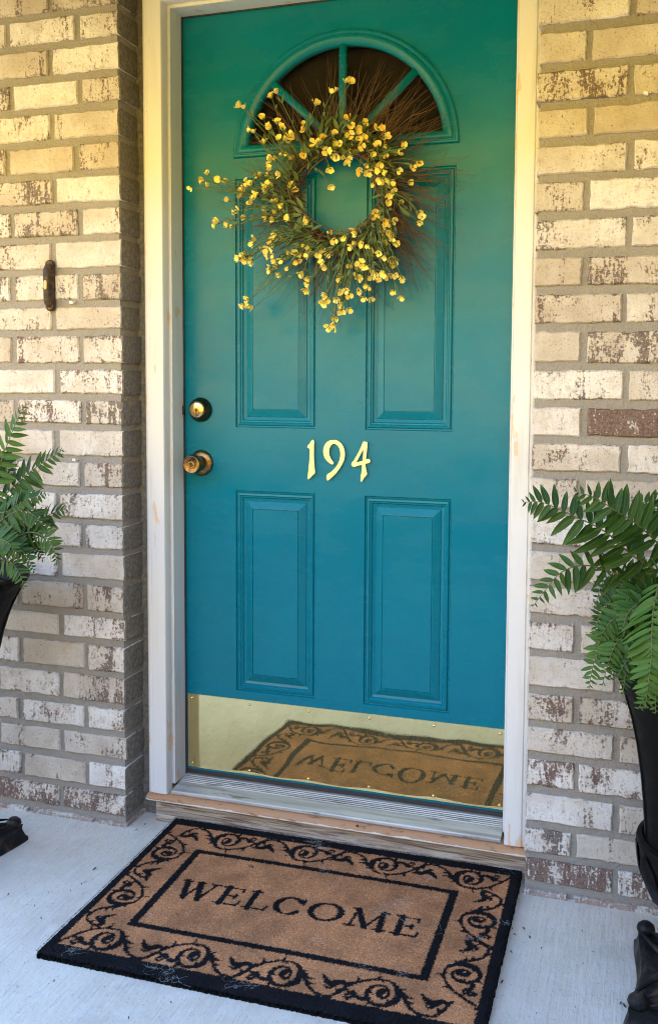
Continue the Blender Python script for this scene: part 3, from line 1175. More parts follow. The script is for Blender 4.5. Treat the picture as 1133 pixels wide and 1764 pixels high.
_c0 = tr((315, 515))
MOT = []
for pts, ws in [
    ([(318, 508), (300, 528), (328, 548), (352, 520), (335, 488), (285, 480), (240, 505), (234, 545), (270, 577), (330, 585), (388, 562), (402, 510), (372, 466), (300, 446)],
     [.0085, .0065, .0030, .0032, .0032, .0038, .0050, .0050, .0050, .0058, .0085, .0062, .0035, .0022]),
    ([(-75, 625), (-20, 580), (40, 530), (120, 487), (200, 457), (300, 442), (306, 418)], [.0028, .0034, .0034, .0036, .0036, .0032, .0012]),
    ([(402, 505), (432, 545), (462, 596), (512, 630), (580, 646), (640, 622), (668, 588), (640, 570), (590, 578), (556, 560), (535, 528)],
     [.0045, .0046, .0040, .0036, .0034, .0038, .0048, .0070, .0085, .0062, .0030]),
    ([(425, 520), (455, 545), (488, 548)], [.0040, .0040, .0012]),
    ([(240, 545), (195, 545), (150, 522), (118, 525)], [.0052, .0062, .0042, .0030]),
    ([(175, 530), (160, 508), (128, 512)], [.0035, .0036, .0020]),
    ([(150, 535), (125, 545), (108, 535)], [.0030, .0045, .0030]),
    ([(610, 585), (575, 600), (545, 585)], [.0042, .0045, .0014]),
    ([(380, 560), (402, 540), (410, 520)], [.0045, .0070, .0030])]:
    MOT.append(([(tr(p)[0] - _c0[0], tr(p)[1] - _c0[1]) for p in pts], ws))

for base_i, fracs in ((0, (.45, .58, .72, .86)), (1, (.25, .45, .65, .82)), (2, (.14, .30, .48, .62))):
    P_ = bezier([(a, b, 0) for a, b in MOT[base_i][0]], 60)
    for q, fr_q in enumerate(fracs):
        k = int(fr_q * 58)
        t_ = (P_[k + 1] - P_[k]).normalized()
        for sgn in ((-1,) if q % 2 else (1,)):
            n_ = Vector((-t_.y, t_.x, 0)) * sgn
            p_ = P_[k]
            MOT.append(([(p_.x, p_.y), (p_.x + t_.x * .008 + n_.x * .006, p_.y + t_.y * .008 + n_.y * .006), (p_.x + t_.x * .011 + n_.x * .015, p_.y + t_.y * .011 + n_.y * .015)],
                        [.0030, .0040, .0010]))


def place_motif(cx, cy, rot, s=1.0, flip=1):
    c, sn = math.cos(rot), math.sin(rot)

    def T(p):
        x, y = p[0] * s * flip, p[1] * s
        return (cx + c * x - sn * y, cy + sn * x + c * y)
    for pts, ws in MOT:
        curve_stroke(pts, [w * 1.0 for w in ws], 46, T)


def mloc(u, v):
    q = atz(u, v, MAT_TOP)
    return (q.x - MATC.x, q.y - MATC.y)


for rot, spots_ in ((0, [(184, 1611), (332, 1639), (487, 1673), (655, 1705)]), (PI, [(394, 1450), (532, 1464), (666, 1490), (812, 1511)]),
                    (PI / 2, [(826, 1587), (792, 1676)]), (-PI / 2, [(293, 1467), (215, 1539)])):
    for u, v in spots_:
        x, y = mloc(u, v)
        if rot == 0:
            y = -.2270
        elif rot == PI:
            y = .2270
        else:
            x = math.copysign(.3870, x)
        place_motif(x, y, rot, 1.0 if rot in (0, PI) else .94)

# WELCOME in roman capitals
LH = 0.0700
letters = {
    'W': (1.12, [((.10, .97), (.32, 0), .088), ((.32, 0), (.56, .97), .040), ((.50, .97), (.74, 0), .088), ((.74, 0), (.98, .97), .040)],
          [((0, .97), (.22, .97)), ((.42, .97), (.64, .97)), ((.86, .97), (1.10, .97))]),
    'E': (.74, [((.17, 0), (.17, 1), .085), ((.17, .965), (.60, .965), .036), ((.17, .51), (.48, .51), .034), ((.17, .035), (.63, .035), .036)],
          [((.02, .03), (.20, .03)), ((.02, .97), (.20, .97)), ((.605, .80), (.605, .97)), ((.645, .03), (.69, .24)), ((.485, .40), (.485, .62))]),
    'L': (.70, [((.17, 0), (.17, 1), .085), ((.17, .035), (.60, .035), .036)],
          [((.02, .03), (.30, .03)), ((.02, .97), (.32, .97)), ((.62, .03), (.665, .26))]),
    'M': (1.16, [((.16, 0), (.22, .97), .040), ((.22, .97), (.56, .05), .085), ((.56, .05), (.90, .97), .040), ((.90, .97), (.96, 0), .085)],
          [((.03, .03), (.30, .03)), ((.80, .03), (1.12, .03)), ((.08, .97), (.24, .97)), ((.88, .97), (1.04, .97))]),
}
text, gap = 'WELCOME', .085
tot = sum({'C': .88, 'O': 1.0}.get(ch, letters.get(ch, (0,))[0]) for ch in text) + gap * 6
XS = 0.568 / (tot * LH)
xc = -.2890
BASE = -.0370
for ch in text:
    def LT(p, x0=xc):
        return (x0 + p[0] * LH * XS, BASE + p[1] * LH)
    if ch in letters:
        wid, sts, ser = letters[ch]
        for a, b, w in sts:
            pts = [(a[0] + (b[0] - a[0]) * i / 6, a[1] + (b[1] - a[1]) * i / 6) for i in range(7)]
            stroke([LT(p) for p in pts], [w * LH * 1.22] * 7)
        for a, b in ser:
            stroke([LT(a), LT(b)], [.050 * LH] * 2)
    else:
        wid = .88 if ch == 'C' else 1.0
        a0, a1 = ((.20 * PI, 1.80 * PI) if ch == 'C' else (0, 2 * PI))
        pts, ws = [], []
        for i in range(41):
            a = a0 + (a1 - a0) * i / 40
            pts.append(LT((wid / 2 + (wid / 2 - .09) * math.cos(a), .5 + .46 * math.sin(a))))
            ws.append(LH * (.045 + .065 * abs(math.cos(a - .12)) ** 1.4))
        stroke(pts, ws)
        if ch == 'C':
            stroke([LT((.80, .66)), LT((.80, .92))], [.04 * LH, .05 * LH])
    xc += (wid + gap) * LH * XS

# pile surface
mat_o = empty('doormat', (MATC.x, MATC.y, FLOOR))
tag(mat_o, 'brown coir doormat with black scroll border reading WELCOME', 'doormat')
mat_o.rotation_euler = (0.0125, 0, 0.012)


def ink_at(x, y):
    i = np.clip(((x + MW) / (2 * MW) * NXm).astype(int), 0, NXm - 1)
    j = np.clip(((y + MD) / (2 * MD) * NYm).astype(int), 0, NYm - 1)
    return ink[i, j]


TAN = np.array((0.50, 0.232, 0.108))
BLK = np.array((0.0105, 0.0105, 0.0125))
sx_, sy_ = 440, 300
vx = np.linspace(-MW, MW, sx_)
vy = np.linspace(-MD, MD, sy_)
VX, VY = np.meshgrid(vx, vy, indexing='ij')
VZ = (MAT_TOP - FLOOR) - .0022 + rng.normal(0, .0007, VX.shape)
edgef = np.minimum(MW - np.abs(VX), MD - np.abs(VY))
VZ -= np.clip(1 - edgef / .006, 0, 1) ** 2 * .006
VZ += .0022 * np.sin(VX * 5.3 + 1.0) * np.cos(VY * 6.1)
ex = VX + rng.normal(0, .0009, VX.shape) * (edgef < .004)
ey = VY + rng.normal(0, .0009, VX.shape) * (edgef < .004)
verts = np.stack([ex, ey, VZ], -1).reshape(-1, 3)
jx = rng.normal(0, .0010, VX.size)
jy = rng.normal(0, .0010, VX.size)
ik = ink_at(VX.ravel() + jx, VY.ravel() + jy)
cols = np.where(ik[:, None], BLK, TAN * rng.uniform(.78, 1.18, (VX.size, 1)))
# skirt down to the floor
border = [i * sy_ for i in range(sx_)] + [(sx_ - 1) * sy_ + j for j in range(1, sy_)] + [i * sy_ + sy_ - 1 for i in range(sx_ - 2, -1, -1)] + [j for j in range(sy_ - 2, 0, -1)]
ns = len(border)
sk = verts[border].copy()
sk[:, 2] = 0.001
verts = np.concatenate([verts, sk])
cols = np.concatenate([cols, np.tile(BLK, (ns, 1))])
ii, jj = np.meshgrid(np.arange(sx_ - 1), np.arange(sy_ - 1), indexing='ij')
a = (ii * sy_ + jj).ravel()
quads = np.stack([a, a + sy_, a + sy_ + 1, a + 1], 1)
nb = sx_ * sy_
bi = np.array(border)
sq = np.stack([bi, nb + np.arange(ns), nb + (np.arange(ns) + 1) % ns, np.roll(bi, -1)], 1)[:, ::-1]
quads = np.concatenate([quads, sq])


def np_mesh(name, verts, faces, cols, mat, parent):
    me = bpy.data.meshes.new(name)
    nv, nf, k = len(verts), len(faces), faces.shape[1]
    me.vertices.add(nv)
    me.vertices.foreach_set('co', np.ascontiguousarray(verts, dtype=np.float32).ravel())
    me.loops.add(nf * k)
    me.loops.foreach_set('vertex_index', np.ascontiguousarray(faces, dtype=np.int32).ravel())
    me.polygons.add(nf)
    me.polygons.foreach_set('loop_start', np.arange(0, nf * k, k, dtype=np.int32))
    me.update(calc_edges=True)
    if cols is not None:
        at_ = me.attributes.new('tint', 'FLOAT_COLOR', 'POINT')
        at_.data.foreach_set('color', np.concatenate([cols, np.ones((nv, 1))], 1).astype(np.float32).ravel())
    me.materials.append(mat)
    me.validate()
    return link(bpy.data.objects.new(name, me), parent)


np_mesh('pile', verts, quads, cols, M['coir'], mat_o)
# loose fibre ends
NFB = 85000
fx = rng.uniform(-MW, MW, NFB)
fy = rng.uniform(-MD, MD, NFB)
ne = 5000
sd = rng.integers(0, 4, ne)
fx[:ne] = np.where(sd == 0, -MW, np.where(sd == 1, MW, fx[:ne]))
fy[:ne] = np.where(sd == 2, -MD, np.where(sd == 3, MD, fy[:ne]))
fk = ink_at(fx, fy)
an = rng.uniform(0, 2 * PI, NFB)
ln = rng.uniform(.0014, .0042, NFB)
tilt = rng.uniform(.2, 1.0, NFB)
bz = (MAT_TOP - FLOOR) - .0030 + .0022 * np.sin(fx * 5.3 + 1.0) * np.cos(fy * 6.1)
wv = .00035
px_, py_ = -np.sin(an) * wv, np.cos(an) * wv
p0 = np.stack([fx + px_, fy + py_, bz], 1)
p1 = np.stack([fx - px_, fy - py_, bz], 1)
p2 = np.stack([fx + np.cos(an) * ln * tilt, fy + np.sin(an) * ln * tilt, bz + .0012 + ln * .75 * (1.15 - tilt)], 1)
fv = np.stack([p0, p1, p2], 1).reshape(-1, 3)
fc = np.where(fk[:, None], BLK * 1.4, TAN * rng.uniform(.55, 1.45, (NFB, 1)) + rng.uniform(-.02, .03, (NFB, 1)))
fc = np.repeat(np.clip(fc, .004, 1), 3, 0)
o = np_mesh('fibres', fv, np.arange(NFB * 3).reshape(-1, 3), fc, M['coir'], mat_o)
o['kind'] = 'stuff'

# pet hair and fluff caught on the mat, flakes of dead leaf on the concrete
mb = MB()


def tuft(u, v, r, n, stretch=(1, 0)):
    c = atz(u, v, MAT_TOP)
    base = math.atan2(stretch[1], stretch[0])
    for _ in range(int(n * .42)):
        a = random.uniform(0, 2 * PI)
        rr = r * 1.35 * random.random() ** .8
        p = c + Vector((math.cos(a) * rr, math.sin(a) * rr * .7, random.uniform(.001, .003)))
        h = base + random.gauss(0, .9)
        turn = random.gauss(0, .55)
        L = r * random.uniform(.7, 2.4)
        pts = []
        for q in range(8):
            pts.append(p.copy())
            h += turn + random.gauss(0, .25)
            p = p + Vector((math.cos(h), math.sin(h), random.uniform(-.12, .14))) * (L / 7)
            p.z = max(p.z, MAT_TOP + .0008)
        mb.tube(pts, random.uniform(.00004, .00009), 3)


for u, v, r, n, s in [(540, 1452, .018, 70, (.6, .3)), (548, 1462, .012, 40, (1, 0)), (548, 1478, .010, 26, (0, 1)), (556, 1497, .014, 30, (1, -.3)), (623, 1500, .014, 24, (1, .2)),
                      (728, 1512, .016, 26, (1, -.4)), (680, 1558, .020, 60, (1, .55)), (655, 1568, .022, 45, (1, .5)), (700, 1595, .018, 22, (.5, .8)), (545, 1622, .012, 26, (1, .2)),
                      (125, 1640, .014, 45, (.2, 1)), (272, 1664, .016, 22, (1, .1)), (286, 1672, .026, 34, (-.4, -1)), (296, 1686, .016, 28, (.2, -1)), (405, 1696, .016, 24, (1, -.2)),
                      (430, 1702, .010, 18, (.3, 1)), (866, 1592, .014, 34, (.6, .6)), (816, 1617, .012, 34, (.6, -.5)), (835, 1470, .012, 16, (.2, 1)), (690, 1680, .012, 30, (1, .1)),
                      (622, 1665, .012, 24, (1, .1)), (260, 1576, .016, 18, (1, .2)), (755, 1610, .02, 14, (.2, 1)), (330, 1460, .012, 10, (1, 1)), (860, 1500, .02, 14, (1, .4))]:
    tuft(u, v, r, n, s)
o = mb.build('fluff', M['fluff'])
tag(o, 'wisps of white pet hair caught on the doormat', 'fluff', kind='stuff')

mb = MB()


def flake(u, v, L, Z=FLOOR + .0015):
    c = atz(u, v, Z)
    a = random.uniform(0, PI)
    d = Vector((math.cos(a), math.sin(a), 0))
    s = Vector((-d.y, d.x, 0))
    w = L * random.uniform(.25, .5)
    up = Vector((0, 0, random.uniform(.001, .003)))
    mb.add([c - d * L, c - d * L * .2 + s * w, c + d * L * .5 + s * w * .8 + up, c + d * L + up, c + d * L * .3 - s * w + up, c - d * L * .4 - s * w * .7],
           [(0, 1, 2, 3, 4, 5)])


for u, v, L in [(163, 1497, .006), (141, 1523, .003), (143, 1540, .0028), (15, 1541, .004), (210, 1487, .003), (886, 1610, .0045), (880, 1640, .0045), (912, 1615, .004), (864, 1692, .0055),
                (298, 1694, .005), (338, 1702, .005), (295, 1727, .003), (608, 1750, .006), (965, 1706, .002), (1020, 1640, .002), (93, 1690, .003), (30, 1700, .0025), (235, 1430, .005),
                (250, 1420, .004), (902, 1600, .004), (1075, 1733, .006), (1068, 1728, .005), (60, 1560, .002), (180, 1700, .002), (950, 1600, .002), (990, 1735, .002)]:
    flake(u, v, L)
for _ in range(46):
    flake(random.choice((random.uniform(10, 260), random.uniform(880, 1100), random.uniform(20, 820))), random.uniform(1470, 1755), random.uniform(.0010, .0028))
for u, v, L in [(435, 1494, .006), (430, 1493, .005), (505, 1448, .006), (162, 1551, .004)]:
    flake(u, v, L, MAT_TOP + .002)
o = mb.build('leaf_litter', M['dead_leaf'])
tag(o, 'dark flakes of dead leaf scattered on the concrete', 'leaf litter', kind='stuff')

# ================================================================== WREATH
wc = at(587, 335, -.045)
wreath = empty('wreath', (0, 0, 0))
tag(wreath, 'twig wreath with small yellow blossoms hung on the teal door', 'wreath')
rw = random.Random(4)
mb = MB()
for k in range(60):                                   # woven vine ring
    a0 = rw.uniform(0, 2 * PI)
    span = rw.uniform(1.2, 3.6)
    r0 = rw.uniform(.094, .142)
    y0 = rw.uniform(-.034, .034)
    ph = rw.uniform(0, 6)
    pts = []
    for i in range(15):
        t = i / 14
        a = a0 + span * t
        r = r0 + .010 * math.sin(a * 2.3 + ph) + rw.uniform(-.002, .002)
        pts.append((wc.x + r * 1.02 * math.cos(a), wc.y + y0 + .008 * math.sin(a * 3 + ph), wc.z + r * math.sin(a)))
    mb.tube(pts, [rw.uniform(.0010, .0024)] * 14 + [.0004], 5)
mb.build('vine_ring', M['twig'], wreath, smooth=True)
mb = MB()


def radial(a_deg, swirl, L, r0=.10, curl=0.0, y0=0.0):
    a = math.radians(a_deg)
    p = Vector((wc.x + r0 * math.cos(a), wc.y + rw.uniform(-.03, .03) + y0, wc.z + r0 * math.sin(a)))
    b = a + math.radians(swirl)
    d = Vector((math.cos(b), rw.uniform(-.16, .08), math.sin(b)))
    s = Vector((-math.sin(b), 0, math.cos(b)))
    pts = []
    for i in range(7):
        t = i / 6
        q = p + d * (L * t) + s * (curl * L * t * t) + s * rw.uniform(-.0035, .0035)
        q.y = min(q.y, -.006)
        pts.append(q)
    r = rw.uniform(.0006, .0013)
    mb.tube(pts, [r * (1.25 - t * .17) for t in range(7)], 4)
    if rw.random() < .4:
        j = rw.randrange(2, 5)
        dd = (d + s * rw.choice((-.6, .6))).normalized()
        mb.tube([pts[j], Vector(pts[j]) + dd * L * .18, Vector(pts[j]) + dd * L * .30 + s * .006], [r * .8, r * .6, r * .35], 4)


for k in range(190):                                  # sprays of twigs, thickest to the right and below
    radial(rw.gauss(-8, 34), rw.gauss(-26, 14), rw.uniform(.10, .24), curl=rw.uniform(-.25, .15))
for k in range(105):
    radial(rw.gauss(58, 20), rw.gauss(-12, 14), rw.uniform(.10, .245), curl=rw.uniform(-.25, .12))
for k in range(75):
    radial(rw.gauss(-105, 26), rw.gauss(-12, 18), rw.uniform(.08, .24), curl=rw.uniform(-.2, .2))
for k in range(34):
    radial(rw.gauss(112, 18), rw.gauss(-6, 12), rw.uniform(.10, .24), curl=rw.uniform(-.2, .2))
for k in range(60):
    radial(rw.gauss(180, 26), rw.gauss(-8, 16), rw.uniform(.08, .22), curl=rw.uniform(-.2, .2))
o = mb.build('twigs', M['twig'], wreath, smooth=True)
o['kind'] = 'stuff'

FL = [(65, 660), (115, 632), (132, 657), (192, 647), (228, 750), (205, 710), (157, 798), (203, 810), (272, 660), (270, 770), (290, 655), (295, 718), (330, 610), (316, 622), (360, 597),
      (347, 655), (372, 657), (345, 740), (375, 720), (400, 613), (445, 672), (432, 780), (365, 765), (348, 768), (502, 797), (265, 365), (367, 325), (290, 443), (335, 403), (340, 495),
      (365, 432), (385, 422), (405, 437), (400, 478), (435, 470), (452, 478), (485, 427), (430, 537), (368, 558), (487, 540), (530, 352), (588, 308), (658, 267), (655, 408), (710, 417),
      (757, 445), (595, 465), (540, 500), (555, 485), (570, 520), (597, 507), (608, 540), (650, 525), (652, 558), (660, 465), (685, 460), (715, 478), (740, 535), (792, 532), (767, 500),
      (792, 472), (857, 500), (838, 527), (693, 583), (750, 567), (730, 600), (777, 597), (840, 595), (917, 563), (880, 642), (775, 628), (748, 642), (784, 626), (820, 637), (817, 668),
      (800, 708), (848, 707), (585, 588), (587, 650), (818, 778), (765, 760), (770, 830), (803, 838), (790, 800), (822, 865), (740, 885), (705, 868), (768, 905), (790, 915), (815, 925),
      (820, 945), (775, 975), (805, 980), (825, 985), (853, 1000), (733, 948), (748, 970), (825, 1047), (853, 1066), (713, 1070), (690, 1045), (655, 1060), (618, 1048), (610, 1075),
      (573, 1062), (565, 1085), (622, 1000), (655, 1112), (628, 1118), (605, 1143), (600, 1183), (503, 992), (507, 1020), (465, 937), (435, 903), (460, 900), (500, 875), (505, 915),
      (560, 945), (560, 890), (597, 900), (600, 855), (640, 845), (655, 945), (408, 853), (370, 863), (298, 870), (335, 888), (352, 890), (290, 910), (295, 935), (270, 930), (245, 925),
      (260, 915), (385, 930), (403, 930), (427, 957), (362, 970), (400, 980), (282, 1083), (276, 1095), (930, 770), (920, 790), (685, 950), (690, 985), (715, 950), (722, 1035), (760, 1000),
      (740, 990), (785, 785), (755, 755), (685, 830), (670, 880), (720, 820), (535, 515), (410, 540), (445, 560), (700, 500), (690, 475), (755, 575), (540, 905), (480, 900), (350, 680),
      (255, 690), (310, 690), (385, 745), (405, 735), (515, 890), (790, 980), (700, 1000)]


def blossom_mesh(seed):
    r = random.Random(seed)
    v, f = [], []
    npet = r.choice((3, 3, 4))
    for p in range(npet):
        a = 2 * PI * p / npet + r.uniform(-.25, .25)
        open_ = r.uniform(.20, 1.15)
        wid = r.uniform(.70, 1.0)
        c, s = math.cos(a), math.sin(a)
        k = len(v)
        for i in range(4):
            t = i / 3
            rad = .10 + t * (.85 * open_ + .25)
            hgt = t * (1.25 - .45 * open_) + .06 * r.uniform(-1, 1)
            if i == 3:
                hgt -= .12 * r.uniform(0, 2)
            ww = (.12, .62, .80, .16)[i] * wid
            for j in (-1, 0, 1):
                cup = .20 * (j * j) * t
                x = rad - cup * .3
                y = j * ww
                z = hgt + cup + r.uniform(-.05, .05)
                v.append((c * x - s * y, s * x + c * y, z))
        for i in range(3):
            for j in range(2):
                q = k + i * 3 + j
                f.append((q, q + 1, q + 4, q + 3))
    me = bpy.data.meshes.new('blossom')
    me.from_pydata(v, [], f)
    me.materials.append(M['petal'])
    for p in me.polygons:
        p.use_smooth = True
    me.update()
    return me


BM = [blossom_mesh(i) for i in range(9)]
stems = MB()
leafs = MB()


def leafshape(mbk, p, d, nrm, L, w):
    d = d.normalized()
    s = d.cross(nrm).normalized()
    nn = s.cross(d)
    P = []
    for t, ww in ((0, .05), (.25, .75), (.55, 1.0), (.82, .55), (1, .02)):
        q = p + d * (L * t) - nn * (L * .25 * t * t)
        P += [q - s * w * ww, q + nn * w * .22 * (-1), q + s * w * ww]
    F = []
    for i in range(4):
        a = i * 3
        F += [(a, a + 1, a + 4, a + 3), (a + 1, a + 2, a + 5, a + 4)]
    mbk.add(P, F)


big_leaves = []
FL += [(zx + rw.uniform(-24, 24), zy + rw.uniform(-22, 22)) for zx, zy in rw.sample(FL, 110)]
for i, (zx, zy) in enumerate(FL):
    u, v = 300 + zx * .459, 20 + zy * .459
    yb = rw.uniform(-.118, -.062)
    P = at(u, v, yb)
    rel = Vector((P.x - wc.x, 0, P.z - wc.z))
    ang = math.atan2(rel.z, rel.x)
    rr = rel.length
    aa = ang + rw.uniform(.10, .45) * (1 if rr > .12 else .6)
    A = Vector((wc.x + .118 * math.cos(aa), wc.y + rw.uniform(-.03, 0), wc.z + .118 * math.sin(aa)))
    mid = (A + P) / 2 + Vector((rw.uniform(-.012, .012), -.014, rw.uniform(-.006, .014)))
    cv = bezier([A, mid, P], 7)
    stems.tube(cv, [.0015, .0014, .0013, .0012, .0011, .0010, .0009], 4)
    dirn = (cv[-1] - cv[-2]).normalized()
    # green calyx and a few narrow leaves up the stem
    stems.tube([P - dirn * .004, P, P + dirn * .0025], [.0010, .0021, .0016], 5)
    for q in range(rw.choice((2, 3, 3, 4))):
        t = rw.uniform(.25, .95)
        k = min(int(t * 6), 5)
        dd = (cv[k + 1] - cv[k]).normalized() + Vector((rw.uniform(-.8, .8), rw.uniform(-.5, .2), rw.uniform(-.8, .8)))
        leafshape(leafs, cv[k], dd, Vector((rw.uniform(-.4, .4), -1, rw.uniform(-.4, .4))), rw.uniform(.010, .024), rw.uniform(.0016, .0034))
    b = bpy.data.objects.new('blossom', BM[i % 9])
    face = (dirn * .8 + Vector((rw.uniform(-.6, .6), -.65, rw.uniform(-.5, .5)))).normalized()
    s = rw.uniform(.0078, .0126)
    b.matrix_world = Matrix.Translation(P) @ face.to_track_quat('Z', 'Y').to_matrix().to_4x4() @ Matrix.Rotation(rw.uniform(0, 6), 4, 'Z') @ Matrix.Diagonal((s, s, s * 1.15, 1))
    link(b, wreath)
stems.build('flower_stems', M['stem'], wreath, smooth=True)['kind'] = 'stuff'
# longer leaves round the ring
lm = MB()
leafshape(lm, Vector((0, 0, 0)), Vector((1, 0, 0)), Vector((0, 0, 1)), 1.0, .13)
ring_leaf = lm.build('leaf', M['wleaf'], wreath, smooth=True)
for k in range(130):
    a = rw.choice((rw.gauss(2.5, .5), rw.gauss(-2.2, .6), rw.gauss(-.9, .5), rw.gauss(1.6, .5), rw.uniform(0, 6.28)))
    r = rw.uniform(.084, .165)
    p = Vector((wc.x + r * math.cos(a), wc.y - rw.uniform(.015, .045), wc.z + r * math.sin(a)))
    b = a + rw.gauss(-.5, .6)
    d = Vector((math.cos(b), rw.uniform(-.5, .1), math.sin(b))).normalized()
    nn = Vector((rw.uniform(-.5, .5), -1, rw.uniform(-.2, .6)))
    y_ = nn.cross(d).normalized()
    z_ = d.cross(y_)
    L = rw.uniform(.018, .044)
    lf = ring_leaf if k == 0 else link(ring_leaf.copy(), wreath)
    mw = Matrix(((d.x, y_.x, z_.x, p.x), (d.y, y_.y, z_.y, p.y), (d.z, y_.z, z_.z, p.z), (0, 0, 0, 1)))
    lf.matrix_world = mw @ Matrix.Diagonal((L, L * 1.05, L, 1))
leafs.build('stem_leaves', M['wleaf'], wreath, smooth=True)['kind'] = 'stuff'

# ================================================================== URNS
URN_C = {-1: Vector((-0.895, -0.435, FLOOR)), 1: Vector((0.888, -0.435, FLOOR))}


def urn(side, label):
    c = URN_C[side]
    u = empty('urn_planter', tuple(c))
    tag(u, label, 'planter', 'black trumpet urns either side of the door')
    h0 = -FLOOR
    prof = [(.055, .050), (.072, .056), (.066, .066), (.046, .080), (.040, .110), (.044, .140), (.062, .150), (.066, .158), (.060, .166), (.088, .182), (.118, .212),
            (.134, .250), (.1385, .285), (.1375, .306)]
    mb = MB().lathe(prof, 48)
    mb.build('bowl', M['urn'], u, auto=True)
    MB().lathe([(.1355, .303), (.1425, .306), (.1445, .312), (.1425, .318), (.1335, .321)], 48, cap=False).build('bead', M['urn'], u, auto=True)
    body = [(.1300, .318), (.1305, .340), (.1340, .385), (.1400, .440), (.1495, .500), (.1630, .560), (.1790, .610), (.1960, .648), (.2120, .676), (.2210, .688), (.2260, .697), (.2255, .706), (.2190, .711),
            (.2100, .706), (.1980, .690), (.185, .672)]
    MB().lathe(body, 56, cap=False).build('trumpet_body', M['urn'], u, auto=True)
    # raised ribs down the trumpet
    for k in range(8):
        a = 2 * PI * (k + .42) / 8
        pts = [((r + .0008) * math.cos(a), (r + .0008) * math.sin(a), z) for r, z in body[:9]]
        MB().tube(pts, [.0022] * 9, 6).build('rib', M['urn'], u, smooth=True)
    # acanthus leaves round the bowl
    for k in range(12):
        a = 2 * PI * k / 12
        v, f = [], []
        ol = [(.092, .186, .010), (.120, .212, .030), (.1365, .250, .036), (.1410, .282, .026), (.1420, .300, .005)]
        for r, z, w in ol:
            for j in (-1, 0, 1):
                q = a + j * w / max(r, .05)
                rr = r + (.0035 if j == 0 else .0010)
                v.append((rr * math.cos(q), rr * math.sin(q), z))
        for i in range(4):
            for j in range(2):
                q = i * 3 + j
                f.append((q, q + 1, q + 4, q + 3))
        MB().add(v, f).build('bowl_leaf', M['urn'], u, smooth=True)
    MB().lathe([(.001, .668), (.186, .668)], 32, cap=False).build('soil', M['soil'], u)
    # square plinth: hollow-curved sides, corners swept up, leaf relief
    G = 24
    hw = .142
    v, f = [], []
    for j in range(G + 1):
        for i in range(G + 1):
            x, y = -1 + 2 * i / G, -1 + 2 * j / G
            wx = hw * x * (1 - .10 * (1 - y * y) ** 2 * abs(x) ** 3)
            wy = hw * y * (1 - .10 * (1 - x * x) ** 2 * abs(y) ** 3)
            m = max(abs(x), abs(y))
            r = math.hypot(x, y)
            cr = max(0, abs(x * y) - .42) / .58
            z = .046 + .014 * cr ** .8 - .008 * max(0, m - .55) / .45 + .016 * max(0, 1 - r / .62)
            ang = math.atan2(y, x)
            z += .0060 * math.cos(ang * 12 + 5 * r) * max(0, min(1, (r - .35) * 2.5)) * max(0, 1.25 - m)
            if m > .999:
                z -= .006
            v.append((wx, wy, z))
    f = []
    for j in range(G):
        for i in range(G):
            a = j * (G + 1) + i
            f.append((a, a + 1, a + G + 2, a + G + 1))
    ring = [i for i in range(G + 1)] + [j * (G + 1) + G for j in range(1, G + 1)] + [G * (G + 1) + i for i in range(G - 1, -1, -1)] + [j * (G + 1) for j in range(G - 1, 0, -1)]
    n0 = len(v)
    k = len(ring)
    for zf, sc in ((.034, .985), (.026, 1.0), (.016, 1.025), (.010, 1.06), (.0005, 1.06)):
        for q in ring:
            v.append((v[q][0] * sc, v[q][1] * sc, zf if zf > .03 else zf))
    prev = ring
    for lv in range(5):
        cur = list(range(n0 + lv * k, n0 + lv * k + k))
        for i in range(k):
            j = (i + 1) % k
            f.append((prev[i], cur[i], cur[j], prev[j]))
        prev = cur
    pl_ = MB().add(v, f).build('plinth', M['plinth'], u, auto=True)
    for qx in (-1, 1):
        for qy in (-1, 1):
            MB().lathe([(.002, .040), (.015, .044), (.019, .052), (.017, .060), (.010, .066), (.002, .068)], 14, (qx * .126, qy * .126, 0)).build('corner_toe', M['plinth'], u, smooth=True)
            for w_ in (-.42, 0, .42):
                b_ = math.atan2(qy, qx) + w_
                pts = [(.062 * math.cos(b_ * 1), .062 * math.sin(b_), .066), (.095 * math.cos(b_), .095 * math.sin(b_), .058), (qx * .118 + .016 * math.sin(w_ * 3) * -qy, qy * .118 + .016 * math.sin(w_ * 3) * qx, .0545)]
                MB().tube(bezier(pts, 8), [.0035, .005, .006, .0062, .006, .005, .004, .002], 7).build('leaf_ridge', M['plinth'], u, smooth=True)
    return u


ul = urn(-1, 'black trumpet urn by the doorbell wall, its plinth corner showing')
ur = urn(1, 'tall black trumpet urn in front of the right brick wall')
ur.rotation_euler.z = math.radians(-3)

# ================================================================== FERNS
def leaf_pos(me, vals):
    at_ = me.attributes.new('leafpos', 'FLOAT_COLOR', 'POINT')
    at_.data.foreach_set('color', np.array([(a, b, c, 1) for a, b, c in vals], dtype=np.float32).ravel())


def leaflet_mesh(seed):
    r = random.Random(seed)
    v, f = [], []
    N = 6
    bend = r.uniform(-.10, .10)
    for i in range(N + 1):
        t = i / N
        w = (.060, .132, .142, .132, .108, .066, .004)[i] * r.uniform(.95, 1.05)
        z = -.16 * t * t
        for j in (-1, 0, 1):
            v.append((t, j * w + bend * t * t, z + (.035 if j else -.01)))
    for i in range(N):
        for j in range(2):
            q = i * 3 + j
            f.append((q, q + 1, q + 4, q + 3))
    me = bpy.data.meshes.new('leaflet')
    me.from_pydata(v, [], f)
    me.materials.append(M['fern'])
    for p in me.polygons:
        p.use_smooth = True
    me.update()
    leaf_pos(me, [(i / N, abs(j), rr_) for rr_ in [r.random()] for i in range(N + 1) for j in (-1, 0, 1)])
    return me


LM = [leaflet_mesh(i) for i in range(6)]
rf = random.Random(21)


